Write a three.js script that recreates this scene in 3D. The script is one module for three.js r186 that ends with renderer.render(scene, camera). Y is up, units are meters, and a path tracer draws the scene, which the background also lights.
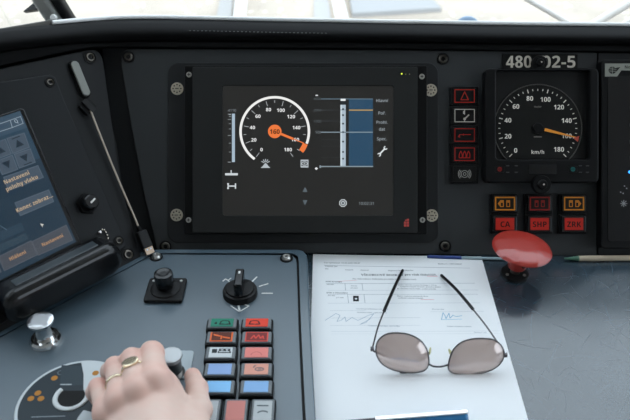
import * as THREE from 'three';
import { mergeGeometries, toCreasedNormals } from 'three/addons/utils/BufferGeometryUtils.js';
import { RoundedBoxGeometry } from 'three/addons/geometries/RoundedBoxGeometry.js';

// ---------------------------------------------------------------- camera, sky, exposure
const scene = new THREE.Scene();
const renderer = new THREE.WebGLRenderer({ antialias: true });
renderer.toneMapping = THREE.LinearToneMapping;
renderer.toneMappingExposure = 2.6;
renderer.shadowMap.enabled = true;
scene.background = new THREE.Color().setRGB(0.89, 1.0, 1.12);      // even overcast daylight
const FPX = 720, TH = Math.atan(488 / FPX);
const DESK = 0.80, CON = 0.812;
const C = new THREE.Vector3(0, 1.3526, 0);
const V3 = (x, y, z) => new THREE.Vector3(x, y, z), V2 = (x, y) => new THREE.Vector2(x, y);
const RT = V3(1, 0, 0), UPC = V3(0, Math.cos(TH), -Math.sin(TH)), FW = V3(0, -Math.sin(TH), -Math.cos(TH));
const camera = new THREE.PerspectiveCamera(2 * Math.atan(210 / FPX) * 180 / Math.PI, 1.5, 0.05, 400);
camera.position.copy(C); camera.up.set(0, 1, 0); camera.lookAt(C.clone().add(FW));
camera.focus = 0.885; camera.userData.fStop = 8.5;

// ---------------------------------------------------------------- helpers
let seed = 7; const rnd = () => { seed = (seed * 1664525 + 1013904223) >>> 0; return seed / 4294967296; };
const ray = (x, y) => FW.clone().addScaledVector(RT, (x - 315) / FPX).addScaledVector(UPC, (210 - y) / FPX);
const at = (x, y, Z) => C.clone().addScaledVector(ray(x, y), Z);
class Plane {
  constructor(o, ex, ey) { this.o = o; this.ex = ex.clone().normalize(); this.n = ex.clone().cross(ey).normalize(); this.ey = this.n.clone().cross(this.ex).normalize(); }
  hit(x, y, h = 0) { const d = ray(x, y), p = this.o.clone().addScaledVector(this.n, h); return C.clone().addScaledVector(d, p.sub(C).dot(this.n) / d.dot(this.n)); }
  loc(p) { const q = p.clone().sub(this.o); return V2(q.dot(this.ex), q.dot(this.ey)); }
  matrix(p) { return new THREE.Matrix4().makeBasis(this.ex, this.ey, this.n).setPosition(p); }
}
const level = (y, a = 0) => new Plane(V3(0, y, -0.5), V3(Math.cos(a), 0, -Math.sin(a)), V3(-Math.sin(a), 0, -Math.cos(a)));
const PANEL = new Plane(at(315, 210, 0.9), RT, UPC);
const DESKP = level(DESK), CONP = level(CON);
const podA = CONP.hit(0, 335), podB = CONP.hit(152, 253), podC = at(115, 60, 0.9);
const POD = new Plane(podB, podB.clone().sub(podA), podC.clone().sub(podB));
const PX = 0.00125;                                                   // one photo pixel on the instrument panel, in metres
const names = {};
const numbered = (n) => { const k = names[n] = (names[n] ?? -1) + 1; return k ? n + '_' + String(k).padStart(3, '0') : n; };
const planeOf = new WeakMap(), faceOf = new WeakMap();
function tag(o, label, category, group, kind) { if (label) o.userData.label = label; if (category) o.userData.category = category; if (group) o.userData.group = group; if (kind) o.userData.kind = kind; return o; }
function thing(name, label, category, plane, x, y, o = {}) {           // a group at the thing's base, axes: along the surface, up the surface, out of it
  const g = new THREE.Group(); g.name = numbered(name); scene.add(g);
  const f = o.face ?? o.h ?? 0, p = plane.hit(x, y, f).addScaledVector(plane.n, (o.h ?? 0) - f);   // f: height of the visible face above the surface
  plane.matrix(p).decompose(g.position, g.quaternion, g.scale);
  if (o.rot) g.rotateZ(o.rot);
  g.updateMatrixWorld(true); planeOf.set(g, plane); faceOf.set(g, f);
  return tag(g, label, category, o.group, o.kind);
}
function world(name, label, category, kind, group) { const g = new THREE.Group(); g.name = numbered(name); scene.add(g); g.updateMatrixWorld(true); return tag(g, label, category, group, kind); }
const inv = (g, p) => g.worldToLocal(p.clone());
const L = (g, x, y, h = faceOf.get(g)) => { const p = inv(g, planeOf.get(g).hit(x, y, h)); return V2(p.x, p.y); };   // photo pixel -> the thing's own plane
function part(g, name, geo, mat, label) {
  const m = new THREE.Mesh(geo, mat); m.name = name; m.castShadow = m.receiveShadow = true; if (label) m.userData.label = label;
  (g || scene).add(m); return m;
}
function rr(w, h, r) {
  const s = new THREE.Shape(), x = -w / 2, y = -h / 2; r = Math.min(r, w / 2 - 1e-6, h / 2 - 1e-6);
  s.moveTo(x + r, y); s.lineTo(x + w - r, y); s.absarc(x + w - r, y + r, r, -Math.PI / 2, 0); s.lineTo(x + w, y + h - r); s.absarc(x + w - r, y + h - r, r, 0, Math.PI / 2);
  s.lineTo(x + r, y + h); s.absarc(x + r, y + h - r, r, Math.PI / 2, Math.PI); s.lineTo(x, y + r); s.absarc(x + r, y + r, r, Math.PI, Math.PI * 1.5); return s;
}
function ext(shape, d, b = 0, z = 0, seg = 2) {
  const g = new THREE.ExtrudeGeometry(shape, b ? { depth: Math.max(d - 2 * b, 1e-5), bevelEnabled: true, bevelSize: b, bevelThickness: b, bevelOffset: -b, bevelSegments: seg, curveSegments: 10 } : { depth: d, bevelEnabled: false, curveSegments: 10 });
  return g.translate(0, 0, z + b);
}
const slab = (w, h, d, r = 0.001, b = 0.0006, x = 0, y = 0, z = 0) => ext(rr(w, h, r), d, b, z).translate(x, y, 0);
const lathe = (pts, seg = 40, z = 0) => toCreasedNormals(new THREE.LatheGeometry(pts.map((p) => V2(p[0], p[1])), seg).rotateX(Math.PI / 2).translate(0, 0, z), 0.7);
const box = (w, h, d, x = 0, y = 0, z = 0, r = 0.001) => new RoundedBoxGeometry(w, h, d, 2, r).translate(x, y, z);
const poly = (pts) => new THREE.Shape(pts);
const polyPx = (g, pts) => poly(pts.map(([x, y]) => L(g, x, y)));
const tube = (pts, r, n = 48, s = 8, closed = false) => new THREE.TubeGeometry(new THREE.CatmullRomCurve3(pts, closed, 'centripetal'), n, r, s, closed);
function uvBox(geo, x0, y0, w, h) { const p = geo.attributes.position, a = new Float32Array(p.count * 2); for (let i = 0; i < p.count; i++) { a[2 * i] = (p.getX(i) - x0) / w; a[2 * i + 1] = (p.getY(i) - y0) / h; } geo.setAttribute('uv', new THREE.BufferAttribute(a, 2)); return geo; }
function canvas(w, h, fn) { const c = document.createElement('canvas'); c.width = w; c.height = h; const x = c.getContext('2d'); fn(x, w, h); const t = new THREE.CanvasTexture(c); t.colorSpace = THREE.SRGBColorSpace; t.anisotropy = 8; return t; }
function noiseTex(n, fn, srgb = false, rep = [1, 1]) { const d = new Uint8Array(n * n * 4); fn(d, n); const t = new THREE.DataTexture(d, n, n); t.wrapS = t.wrapT = THREE.RepeatWrapping; t.magFilter = THREE.LinearFilter; t.minFilter = THREE.LinearFilter; if (srgb) t.colorSpace = THREE.SRGBColorSpace; t.repeat.set(...rep); t.needsUpdate = true; return t; }
const fbm = (() => { const N = 64, g = new Float32Array(N * N).map(() => rnd()); const s = (x, y, p) => { const X = Math.floor(x), Y = Math.floor(y), fx = x - X, fy = y - Y, w = (a) => a * a * (3 - 2 * a), v = (i, j) => g[(((Y + j) % p + p) % p) * N + (((X + i) % p + p) % p)]; return THREE.MathUtils.lerp(THREE.MathUtils.lerp(v(0, 0), v(1, 0), w(fx)), THREE.MathUtils.lerp(v(0, 1), v(1, 1), w(fx)), w(fy)); }; return (u, v, p0, oct) => { let a = 0, m = 0, k = 1, p = p0; for (let o = 0; o < oct && p <= 64; o++) { a += k * s(u * p, v * p, p); m += k; k *= 0.55; p *= 2; } return a / m; }; })();
const grain = noiseTex(256, (d, n) => { for (let i = 0; i < n * n; i++) { const v = 128 + 120 * (rnd() - 0.5) * 1.2; d.set([v, v, v, 255], i * 4); } }, false, [14, 14]);
const std = (r, g, b, rough = 0.5, o = {}) => { const m = new THREE.MeshStandardMaterial({ roughness: rough, ...o }); m.color.setRGB(r, g, b); return m; };
const phy = (r, g, b, rough = 0.5, o = {}) => { const m = new THREE.MeshPhysicalMaterial({ roughness: rough, ...o }); m.color.setRGB(r, g, b); return m; };
const dull = (r, g, b, rough, spec, o = {}) => phy(r, g, b, rough, { specularIntensity: spec, ...o });
const lin = (c) => new THREE.Color(c);

// ---------------------------------------------------------------- materials
const deskTex = (() => {   // worn laminate: fine scratches and rubbed patches
  const w = 1024, k = 1024 / 0.9;
  return canvas(w, w, (x) => {
    const im = x.createImageData(w, w);
    for (let j = 0; j < w; j++) for (let i = 0; i < w; i++) { const f = fbm(i / w, j / w, 8, 4), v = 0.86 + 0.26 * (f - 0.5) + 0.10 * (rnd() - 0.5); im.data.set([128 * v, 147 * v, 158 * v, 255], (j * w + i) * 4); }
    x.putImageData(im, 0, 0);
    for (let i = 0; i < 900; i++) { const a = rnd() * 6.28, l = 8 + rnd() * 60, X = rnd() * w, Y = rnd() * w; x.strokeStyle = rnd() < 0.7 ? `rgba(215,228,236,${0.15 + rnd() * 0.4})` : `rgba(30,40,48,${0.1 + rnd() * 0.15})`; x.lineWidth = 0.6 + rnd() * 0.7; x.beginPath(); x.moveTo(X, Y); x.quadraticCurveTo(X + l * 0.5 * Math.cos(a) + 4 * rnd(), Y + l * 0.5 * Math.sin(a), X + l * Math.cos(a + 0.2), Y + l * Math.sin(a + 0.2)); x.stroke(); }
    for (let i = 0; i < 260; i++) { x.fillStyle = `rgba(205,210,212,${0.1 + rnd() * 0.35})`; x.fillRect(rnd() * w, rnd() * w, 1 + rnd() * 2, 1 + rnd() * 1.6); }
  });
})();
deskTex.wrapS = deskTex.wrapT = THREE.RepeatWrapping; deskTex.repeat.set(1 / 0.9, 1 / 0.9);
const scratch = canvas(2048, 2048, (x, w) => {   // worn-in scratches and dents of the laminate, as relief and as gloss
  x.fillStyle = '#808080'; x.fillRect(0, 0, w, w);
  const im = x.getImageData(0, 0, w, w); for (let i = 0; i < w * w; i++) { const v = 128 + 34 * (rnd() - 0.5) + 60 * (fbm((i % w) / w, Math.floor(i / w) / w, 16, 3) - 0.5); im.data[4 * i] = im.data[4 * i + 1] = im.data[4 * i + 2] = v; } x.putImageData(im, 0, 0);
  for (let i = 0; i < 2600; i++) { const a = rnd() * 6.28, l = 10 + rnd() * rnd() * 160, X = rnd() * w, Y = rnd() * w; x.strokeStyle = rnd() < 0.6 ? `rgba(250,250,250,${0.25 + rnd() * 0.5})` : `rgba(20,20,20,${0.3 + rnd() * 0.4})`; x.lineWidth = 0.8 + rnd() * 1.4; x.beginPath(); x.moveTo(X, Y); x.quadraticCurveTo(X + l * 0.5 * Math.cos(a) + 8 * rnd(), Y + l * 0.5 * Math.sin(a), X + l * Math.cos(a + 0.25), Y + l * Math.sin(a + 0.25)); x.stroke(); }
});
scratch.colorSpace = THREE.NoColorSpace; scratch.wrapS = scratch.wrapT = THREE.RepeatWrapping; scratch.repeat.set(1 / 0.7, 1 / 0.7);
const M = {
  desk: phy(0.15, 0.19, 0.22, 0.44, { map: deskTex, bumpMap: scratch, bumpScale: 0.00010, roughnessMap: scratch, ior: 1.95 }),
  console: phy(0.068, 0.103, 0.130, 0.36, { bumpMap: grain, bumpScale: 0.00006, ior: 1.75 }),
  rim: phy(0.068, 0.103, 0.130, 0.26, { ior: 1.75 }),
  panel: dull(0.036, 0.0385, 0.040, 0.6, 0.4, { bumpMap: grain, bumpScale: 0.0001 }),
  panelDark: dull(0.017, 0.018, 0.019, 0.5, 0.4, { bumpMap: grain, bumpScale: 0.0001 }),
  pod: dull(0.012, 0.013, 0.0138, 0.55, 0.4, { bumpMap: grain, bumpScale: 0.0001 }),
  podPlate: dull(0.006, 0.0075, 0.009, 0.45, 0.5, { bumpMap: grain, bumpScale: 0.0001 }),
  black: dull(0.0035, 0.0035, 0.0038, 0.45, 0.35),
  gloss: dull(0.006, 0.0065, 0.0075, 0.22, 0.9),
  rubber: dull(0.006, 0.006, 0.0065, 0.5, 0.6),
  hood: dull(0.007, 0.007, 0.0072, 0.75, 0.10),
  bezel: dull(0.020, 0.0205, 0.0200, 0.5, 0.35),
  steel: std(0.62, 0.61, 0.58, 0.28, { metalness: 1 }),
  brass: std(0.72, 0.66, 0.55, 0.32, { metalness: 1 }),
  chrome: std(0.75, 0.75, 0.74, 0.12, { metalness: 1 }),
  darkMetal: std(0.16, 0.15, 0.14, 0.35, { metalness: 1 }),
  screwMetal: std(0.10, 0.092, 0.08, 0.32, { metalness: 1 }),
  gold: std(0.78, 0.66, 0.47, 0.16, { metalness: 1 }),
  white: std(0.72, 0.72, 0.70, 0.5),
  skin: std(1, 1, 1, 0.55, { vertexColors: true }),
};

// ---------------------------------------------------------------- the place outside
const GY = -1.95;
const GR = level(GY);
{
  const tanTex = canvas(1024, 1024, (x, w) => {
    const im = x.createImageData(w, w);
    for (let j = 0; j < w; j++) for (let i = 0; i < w; i++) { const f = fbm(i / w, j / w, 6, 5), v = 0.93 + 0.22 * (f - 0.5) + 0.12 * (rnd() - 0.5); im.data.set([Math.min(255, 194 * v), Math.min(255, 188 * v), Math.min(255, 180 * v), 255], (j * w + i) * 4); }
    x.putImageData(im, 0, 0);
    for (let i = 0; i < 700; i++) { x.fillStyle = rnd() < 0.6 ? 'rgba(250,250,248,0.7)' : 'rgba(140,135,128,0.3)'; x.beginPath(); x.arc(rnd() * w, rnd() * w, 1 + rnd() * 5, 0, 7); x.fill(); }
  });
  tanTex.wrapS = tanTex.wrapT = THREE.RepeatWrapping; tanTex.repeat.set(40, 40);
  const m = part(null, 'ground', new THREE.BoxGeometry(240, 0.3, 240).translate(0, GY - 0.15, -60), std(1.0, 0.92, 0.84, 0.9, { map: tanTex }));
  tag(m, 'pale sunlit ballast ground outside the windscreen', 'ground', null, 'structure');
  const yaw = Math.atan2(45 / FPX, 1.208);
  const rail = (x, y, lab) => {
    const p = GR.hit(x, y, 0.14), g = world('rail', lab, 'rail', null, 'track rails outside');
    g.position.set(p.x, GY, p.z); g.rotation.y = yaw;
    const s = new THREE.Shape([V2(-0.075, 0), V2(0.075, 0), V2(0.07, 0.02), V2(0.012, 0.035), V2(0.012, 0.105), V2(0.036, 0.115), V2(0.036, 0.14), V2(-0.036, 0.14), V2(-0.036, 0.115), V2(-0.012, 0.105), V2(-0.012, 0.035), V2(-0.07, 0.02)]);
    part(g, 'rail_profile', ext(s, 60, 0).translate(0, 0, -45), std(0.80, 0.77, 0.73, 0.5));
    part(g, 'rail_foot_strip', new THREE.BoxGeometry(0.17, 0.02, 60).translate(0, 0.012, -15), std(0.8, 0.79, 0.77, 0.8));
  };
  rail(238.5, 10, 'pale running rail outside beside the grey cable trough lid'); rail(342.5, 10, 'pale running rail outside beside the grey walkway slab');
  const walk = thing('walkway_slab', 'grey walkway slab lying beside the track outside', 'slab', GR, 395, 5);
  part(walk, 'slab_body', ext(polyPx(walk, [[346, -22], [408, -22], [441, 12], [352, 17.5]]), 0.06, 0), std(0.36, 0.36, 0.36, 0.9));
  const strip = thing('cable_trough', 'grey cable trough lid running beside a pale rail outside', 'trough', GR, 225, 10);
  part(strip, 'trough_lid', ext(polyPx(strip, [[225, -20], [235, -20], [231, 24], [216, 24]]), 0.05, 0), std(0.38, 0.37, 0.36, 0.9));
  const strip2 = thing('oily_ballast_strip', 'grey oily strip between the two rails outside', 'track bed', GR, 325, 10);
  part(strip2, 'strip_body', ext(polyPx(strip2, [[314, -20], [325, -20], [331.5, 24], [314, 24]]), 0.03, 0), std(0.42, 0.41, 0.40, 0.9));
}

// ---------------------------------------------------------------- the cab shell
const SILL = 0.93, WTOP = 2.0;
const nose = [[-1.1, -0.40], [-0.47, -1.10], [1.0, -1.10], [1.64, -0.40]];            // plan of the glazed nose at sill height (x, z)
const noseTop = [[-1.1, -0.22], [-0.62, -0.80], [1.15, -0.80], [1.64, -0.22]];
{
  const wallM = std(0.52, 0.53, 0.53, 0.7), ceilM = std(0.62, 0.62, 0.61, 0.8), floorM = std(0.10, 0.10, 0.11, 0.7);
  const st = (name, geo, mat, label) => tag(part(null, name, geo, mat), label, 'room', null, 'structure');
  st('floor', new THREE.BoxGeometry(2.86, 0.08, 2.75).translate(0.27, -0.04, 0.05), floorM, 'dark rubber cab floor');
  st('ceiling', (() => { const s = poly([[-1.16, -1.3], ...noseTop.map(([x, z]) => [x, -z]), [1.7, -1.3]].map(([a, b]) => V2(a, b))); return ext(s, 0.08, 0).rotateX(-Math.PI / 2).translate(0, WTOP, 0); })(), ceilM, 'pale cab ceiling');
  const side = (name, x, label, open) => {
    const s = poly([V2(-1.3, 0), V2(0.40, 0), V2(0.40, SILL), V2(0.22, WTOP), V2(-1.3, WTOP)]);
    if (open) s.holes.push(new THREE.Path([V2(-0.95, 0.95), V2(0.25, 0.95), V2(0.12, 1.86), V2(-0.95, 1.86)]));
    st(name, ext(s, 0.06, 0).rotateY(Math.PI / 2).translate(x, 0, 0), wallM, label);
  };
  side('wall_left', -1.16, 'pale closed cab side wall beside the touch display', false);
  side('wall_right', 1.64, 'pale cab side wall with window opening beyond the radio unit', true);
  st('wall_rear', new THREE.BoxGeometry(2.86, WTOP, 0.06).translate(0.27, WTOP / 2, 1.33), wallM, 'pale cab rear wall behind the driver');
  for (let k = 0; k < 3; k++) {
    const [a, b] = [nose[k], nose[k + 1]], len = Math.hypot(b[0] - a[0], b[1] - a[1]), g = new THREE.BoxGeometry(len, SILL, 0.05).translate(0, SILL / 2, 0);
    g.rotateY(-Math.atan2(b[1] - a[1], b[0] - a[0])).translate((a[0] + b[0]) / 2, 0, (a[1] + b[1]) / 2);
    st(['wall_nose', 'wall_front', 'wall_corner'][k], g, std(0.16, 0.16, 0.16, 0.7), ['dark nose wall under the angled quarter window', 'dark front wall under the windscreen', 'dark nose wall under the far quarter window'][k]);
  }
  const glass = phy(0.97, 0.985, 0.98, 0.0, { transmission: 1, thickness: 0, ior: 1.45 });
  const quad = (a, b, c, d, t) => { const n = b.clone().sub(a).cross(d.clone().sub(a)).normalize().multiplyScalar(t), P = [a, b, c, d, ...[a, b, c, d].map((p) => p.clone().add(n))], I = [0, 1, 2, 0, 2, 3, 6, 5, 4, 7, 6, 4, 0, 4, 5, 0, 5, 1, 1, 5, 6, 1, 6, 2, 2, 6, 7, 2, 7, 3, 3, 7, 4, 3, 4, 0]; const g = new THREE.BufferGeometry(); g.setAttribute('position', new THREE.BufferAttribute(new Float32Array(I.flatMap((i) => P[i].toArray())), 3)); g.computeVertexNormals(); return g; };
  const bot = nose.map(([x, z]) => V3(x, SILL, z)), top = noseTop.map(([x, z]) => V3(x, WTOP, z));
  for (let k = 0; k < 3; k++) {
    const w = world('window_' + (k + 1), ['angled quarter window glass beside the pillar', 'wide front windscreen glass above the dashboard hood', 'angled quarter window glass on the far corner'][k], 'window', 'structure');
    part(w, 'pane', quad(bot[k], bot[k + 1], top[k + 1], top[k], 0.003), glass);
  }
  // pillar with its rubber seal, gusset and screw beside the windscreen
  const bar = (p, q, w, d) => { const v = q.clone().sub(p), g = box(w, v.length(), d, 0, v.length() / 2, 0, 0.008); g.applyQuaternion(new THREE.Quaternion().setFromUnitVectors(V3(0, 1, 0), v.normalize())); return g.translate(p.x, p.y, p.z); };
  const P0 = at(66, 34, 1.17), P1 = at(44, 0, 1.10), PD = P1.clone().sub(P0).normalize(), Ptop = P0.clone().addScaledVector(PD, (WTOP - P0.y) / PD.y * 0.99);
  const pil = world('trim_1', 'grey window pillar with black rubber seal beside the windscreen', 'pillar', 'structure');
  part(pil, 'pillar_post', bar(P0, Ptop, 0.026, 0.03), std(0.55, 0.55, 0.52, 0.45));
  const off = V3(0.021, 0, 0.0);
  part(pil, 'rubber_seal', bar(P0.clone().add(off), Ptop.clone().add(off), 0.018, 0.02), M.rubber);
  const mid = world('trim_2', 'window pillar at the far end of the windscreen', 'pillar', 'structure');
  part(mid, 'pillar_post', bar(bot[2], top[2], 0.06, 0.06), std(0.2, 0.2, 0.2, 0.5));
  const PP = new Plane(at(44, 10, 1.12), RT, UPC);
  const gus = thing('pillar_gusset', 'dark pointed gusset plate sticking out from the window pillar', 'bracket', PP, 42, 8);
  part(gus, 'gusset_plate', ext(polyPx(gus, [[24.5, 12.3], [43, -3], [62, -3], [56, 20], [52, 18], [47.5, 9.3]]), 0.012, 0.001, -0.006), std(0.022, 0.021, 0.020, 0.5));
  const sl = thing('side_sill', 'grey sloping sill strip under the quarter window beside the pillar', 'sill', new Plane(at(30, 26, 1.0), RT, UPC), 30, 26, { face: 0.03 });
  part(sl, 'sill_strip', ext(polyPx(sl, [[-60, 38], [0, 27.8], [53, 19], [55, 21], [42, 31], [-60, 50]]), 0.03, 0.002), std(0.10, 0.095, 0.085, 0.45));
  part(sl, 'sill_screw', lathe([[0.0001, 0.006], [0.003, 0.005], [0.0045, 0.002], [0.0045, 0]], 20).translate(L(sl, 54, 18).x, L(sl, 54, 18).y, 0.03), M.white, 'white screw cap');
  // wipers outside the glass and a washer cap
  const wiper = (x0, y0, x1, y1, Z, r, label) => { const g = world('wiper_arm', label, 'wiper', null, 'windscreen wipers'); part(g, 'arm', tube([at(x0, y0, Z), at((x0 + x1) / 2, (y0 + y1) / 2 - 0.4, Z), at(x1, y1, Z)], r, 16, 10), std(0.85, 0.80, 0.75, 0.7)); };
  wiper(520, -5, 590, 36, 1.42, 0.0055, 'thin pale grey wiper arm slanting down outside the windscreen');
  wiper(568, 40, 650, -9, 1.40, 0.0085, 'thick pale grey wiper arm rising outside the windscreen above the radio unit');
  wiper(600, 40, 660, 2, 1.30, 0.006, 'short pale grey wiper arm beside the thicker arm outside the windscreen');
  const cap = world('washer_cap', 'small blue dome cap on the windscreen edge behind the hood', 'cap'); const cp = at(467, 30.5, 1.12); cap.position.copy(cp);
  part(cap, 'dome', new THREE.SphereGeometry(0.021, 28, 14, 0, Math.PI * 2, 0, Math.PI / 2).scale(1, 1.05, 1), std(0.14, 0.24, 0.36, 0.4));
  part(cap, 'neck', new THREE.CylinderGeometry(0.020, 0.022, 0.05, 24).translate(0, -0.025, 0), std(0.12, 0.2, 0.3, 0.5));
}

// ---------------------------------------------------------------- desk, dashboard body, hood
{
  const d = world('driver_desk', 'dark blue-grey scratched laminate desk top under the instrument panel', 'desk');
  const s = poly([V2(-1.05, 0.30), V2(1.6, 0.30), V2(1.6, 0.42), V2(1.0, 1.04), V2(-0.45, 1.04), V2(-1.05, 0.40)]);
  part(d, 'desk_top', ext(s, 0.03, 0.003, DESK - 0.03).applyMatrix4(new THREE.Matrix4().makeBasis(V3(1, 0, 0), V3(0, 0, -1), V3(0, 1, 0))), M.desk);
  part(d, 'desk_body', new THREE.BoxGeometry(1.9, DESK - 0.03, 0.30).translate(0.27, (DESK - 0.03) / 2, -0.88), M.panelDark);
}
{
  const dash = thing('dashboard_carcass', 'black dashboard carcass visible in the gap between the instrument panel and the side panel', 'dashboard', PANEL, 315, 150);
  part(dash, 'back_board', ext(polyPx(dash, [[96, 36], [760, 42], [760, 268], [96, 268]]), 0.03, 0, -0.055), M.black);
  part(dash, 'column_strip', ext(polyPx(dash, [[100, 44], [124, 44], [136, 130], [147, 190], [161, 256], [136, 256], [119, 190], [110, 130]]), 0.016, 0.001, -0.022), M.pod);
  const c2 = thing('side_dashboard_carcass', 'black carcass behind the angled side panel', 'dashboard', POD, 60, 200);
  part(c2, 'side_board', ext(polyPx(c2, [[-150, 110], [-60, 66], [0, 50], [100, 40], [113, 60], [122, 130], [130, 190], [150, 262], [0, 352], [-150, 470]]), 0.03, 0, -0.052), M.black);
}
const interp = (pts, x) => { for (let i = 1; i < pts.length; i++) if (x <= pts[i][0] || i === pts.length - 1) { const [a, b] = [pts[i - 1], pts[i]], t = (x - a[0]) / (b[0] - a[0]); return a[1] + (b[1] - a[1]) * t; } };
const smooth = (pts, x) => (interp(pts, x - 10) + interp(pts, x - 5) + interp(pts, x) + interp(pts, x + 5) + interp(pts, x + 10)) / 5;
{
  const lineA = [[-90, 41], [0, 32.5], [50, 28.2], [80, 25.2], [110, 23], [150, 22.3], [200, 23.3], [280, 25], [400, 27.2], [525, 29], [630, 30], [760, 31]];
  const lineB = [[-90, 66], [0, 52], [50, 45.5], [80, 43], [120, 41.3], [180, 41], [385, 42], [525, 44], [630, 45], [760, 46]];
  const lineC = [[-90, 88], [0, 66], [60, 53], [90, 47.5], [120, 46.8], [180, 47.8], [385, 48.6], [525, 50.8], [630, 52], [760, 53]];
  const zRef = (x) => { const d = ray(x, 48), t = POD.o.clone().sub(C).dot(POD.n) / d.dot(POD.n), z = Math.min(t, 0.9); return z; };
  const zs = (x) => (zRef(x - 14) + zRef(x - 7) + zRef(x) + zRef(x + 7) + zRef(x + 14)) / 5;
  const xs = []; for (let x = -90; x <= 760; x += x < 180 ? 6 : 20) xs.push(x);
  const fwd = V3(0, 0, -1);
  const surf = (rows) => { const pos = [], idx = [], n = rows.length; xs.forEach((x) => rows.forEach((r) => pos.push(...r(x).toArray()))); for (let i = 0; i < xs.length - 1; i++) for (let j = 0; j < n - 1; j++) { const a = i * n + j, b = a + n; idx.push(a, b, a + 1, b, b + 1, a + 1); } const g = new THREE.BufferGeometry(); g.setAttribute('position', new THREE.Float32BufferAttribute(pos, 3)); g.setIndex(idx); g.computeVertexNormals(); return g; };
  const A = (x) => smooth(lineA, x), B = (x) => smooth(lineB, x), Cc = (x) => smooth(lineC, x);
  const row = (fy, dz) => (x) => at(x, fy(x), zs(x) + dz);
  const hood = world('dashboard_hood', 'long black padded hood running above the instrument panel', 'hood');
  part(hood, 'lower_trim', surf([row((x) => Cc(x) + 3, 0.03), row((x) => Cc(x) + 0.6, 0.006), row((x) => Cc(x), -0.003), row((x) => Cc(x) - 0.8, -0.0055), row((x) => B(x) + 1.2, -0.0045), row((x) => B(x) + 0.3, -0.002), row((x) => B(x), 0.012)]), M.hood);
  const rows = [row((x) => B(x) + 0.5, 0.012), row((x) => B(x) - 0.2, -0.003)];
  for (let k = 1; k <= 12; k++) { const t = k / 12; rows.push(row((x) => B(x) - 0.3 + (A(x) - B(x) + 0.3) * t, -0.004 - 0.010 * Math.sin(Math.PI * Math.min(1, t * 1.0)) + 0.012 * t * t)); }
  rows.push((x) => at(x, A(x), zs(x) + 0.012).addScaledVector(fwd, 0.016).add(V3(0, -0.001, 0)));
  rows.push((x) => at(x, A(x), zs(x) + 0.012).addScaledVector(fwd, 0.045).add(V3(0, -0.018, 0)));
  rows.push((x) => at(x, A(x), zs(x) + 0.012).addScaledVector(fwd, 0.10).add(V3(0, -0.10, 0)));
  part(hood, 'cushion', surf(rows), M.hood);
  // fine stitched row in the cushion
  const st = []; for (let x = 190; x < 330; x += 4) { const p = at(x, A(x) + 7.5, zs(x) - 0.0105); st.push(box(0.0022, 0.0007, 0.0009, p.x, p.y, p.z, 0.0003)); }
  tag(part(hood, 'perforation_row', mergeGeometries(st), std(0.10, 0.10, 0.095, 0.5)), null, null, null, 'stuff');
  const seal = world('windscreen_seal', 'pale bright seal strip along the rear edge of the black hood', 'seal');
  part(seal, 'seal_strip', tube(xs.filter((x) => x > 44).map((x) => at(x, A(x) - 0.5, zs(x) + 0.012).addScaledVector(fwd, 0.018)), 0.0030, 160, 10), std(0.92, 0.92, 0.91, 0.45));
  const ledge = world('dash_ledge', 'dark ledge between the hood and the windscreen glass', 'ledge');
  part(ledge, 'ledge_board', new THREE.BoxGeometry(1.45, 0.02, 0.16).translate(0.265, SILL - 0.005, -1.02), M.rubber);
}

// ---------------------------------------------------------------- reusable hardware (built around a point on a surface)
function socketScrew(g, x, y, r = 0.0060, mat = M.screwMetal) {        // recessed hex socket screw: washer cup, head, socket
  const p = L(g, x, y), o = (geo) => geo.translate(p.x, p.y, 0);
  const s = part(g, 'screw', o(lathe([[r * 1.25, 0], [r * 1.25, 0.0012], [r * 1.0, 0.0016], [r * 0.92, 0.0004]], 28)), M.black);
  part(s, 'screw_head', o(lathe([[r * 0.45, 0.0008], [r * 0.5, 0.0022], [r * 0.72, 0.0026], [r * 0.86, 0.0018], [r * 0.9, 0.0002]], 24)), mat);
  part(s, 'hex_socket', o(new THREE.CylinderGeometry(r * 0.47, r * 0.47, 0.0010, 6).rotateX(Math.PI / 2).translate(0, 0, 0.0006)), M.black);
  return s;
}
function crossScrew(g, x, y, r, z, mat = M.steel) {
  const p = L(g, x, y);
  const s = part(g, 'screw', lathe([[0.0001, 0.0012], [r * 0.6, 0.0011], [r, 0.0004], [r, 0]], 22, z).translate(p.x, p.y, 0), mat);
  part(s, 'cross_slot', mergeGeometries([box(r * 1.1, r * 0.22, 0.0004, p.x, p.y, z + 0.0012, 0.0001), box(r * 0.22, r * 1.1, 0.0004, p.x, p.y, z + 0.0012, 0.0001)]), M.black);
}
function quarterTurn(g, x, y, z) {                                     // pale captive fastener with a ring of dimples
  const p = L(g, x, y), r = 0.0078;
  const s = part(g, 'fastener', lathe([[0.0001, 0.0022], [r * 0.35, 0.0022], [r * 0.4, 0.0014], [r * 0.85, 0.0014], [r, 0.0007], [r, 0]], 30, z).translate(p.x, p.y, 0), M.brass, 'pale round captive fastener');
  const d = []; for (let k = 0; k < 8; k++) { const a = k / 8 * Math.PI * 2; d.push(new THREE.CylinderGeometry(0.0009, 0.0009, 0.0004, 8).rotateX(Math.PI / 2).translate(p.x + Math.cos(a) * r * 0.62, p.y + Math.sin(a) * r * 0.62, z + 0.0014)); }
  part(s, 'dimple_ring', mergeGeometries(d), M.black);
  part(s, 'slot', box(0.0042, 0.0009, 0.0005, p.x, p.y, z + 0.0023, 0.0002), M.black);
}

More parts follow.
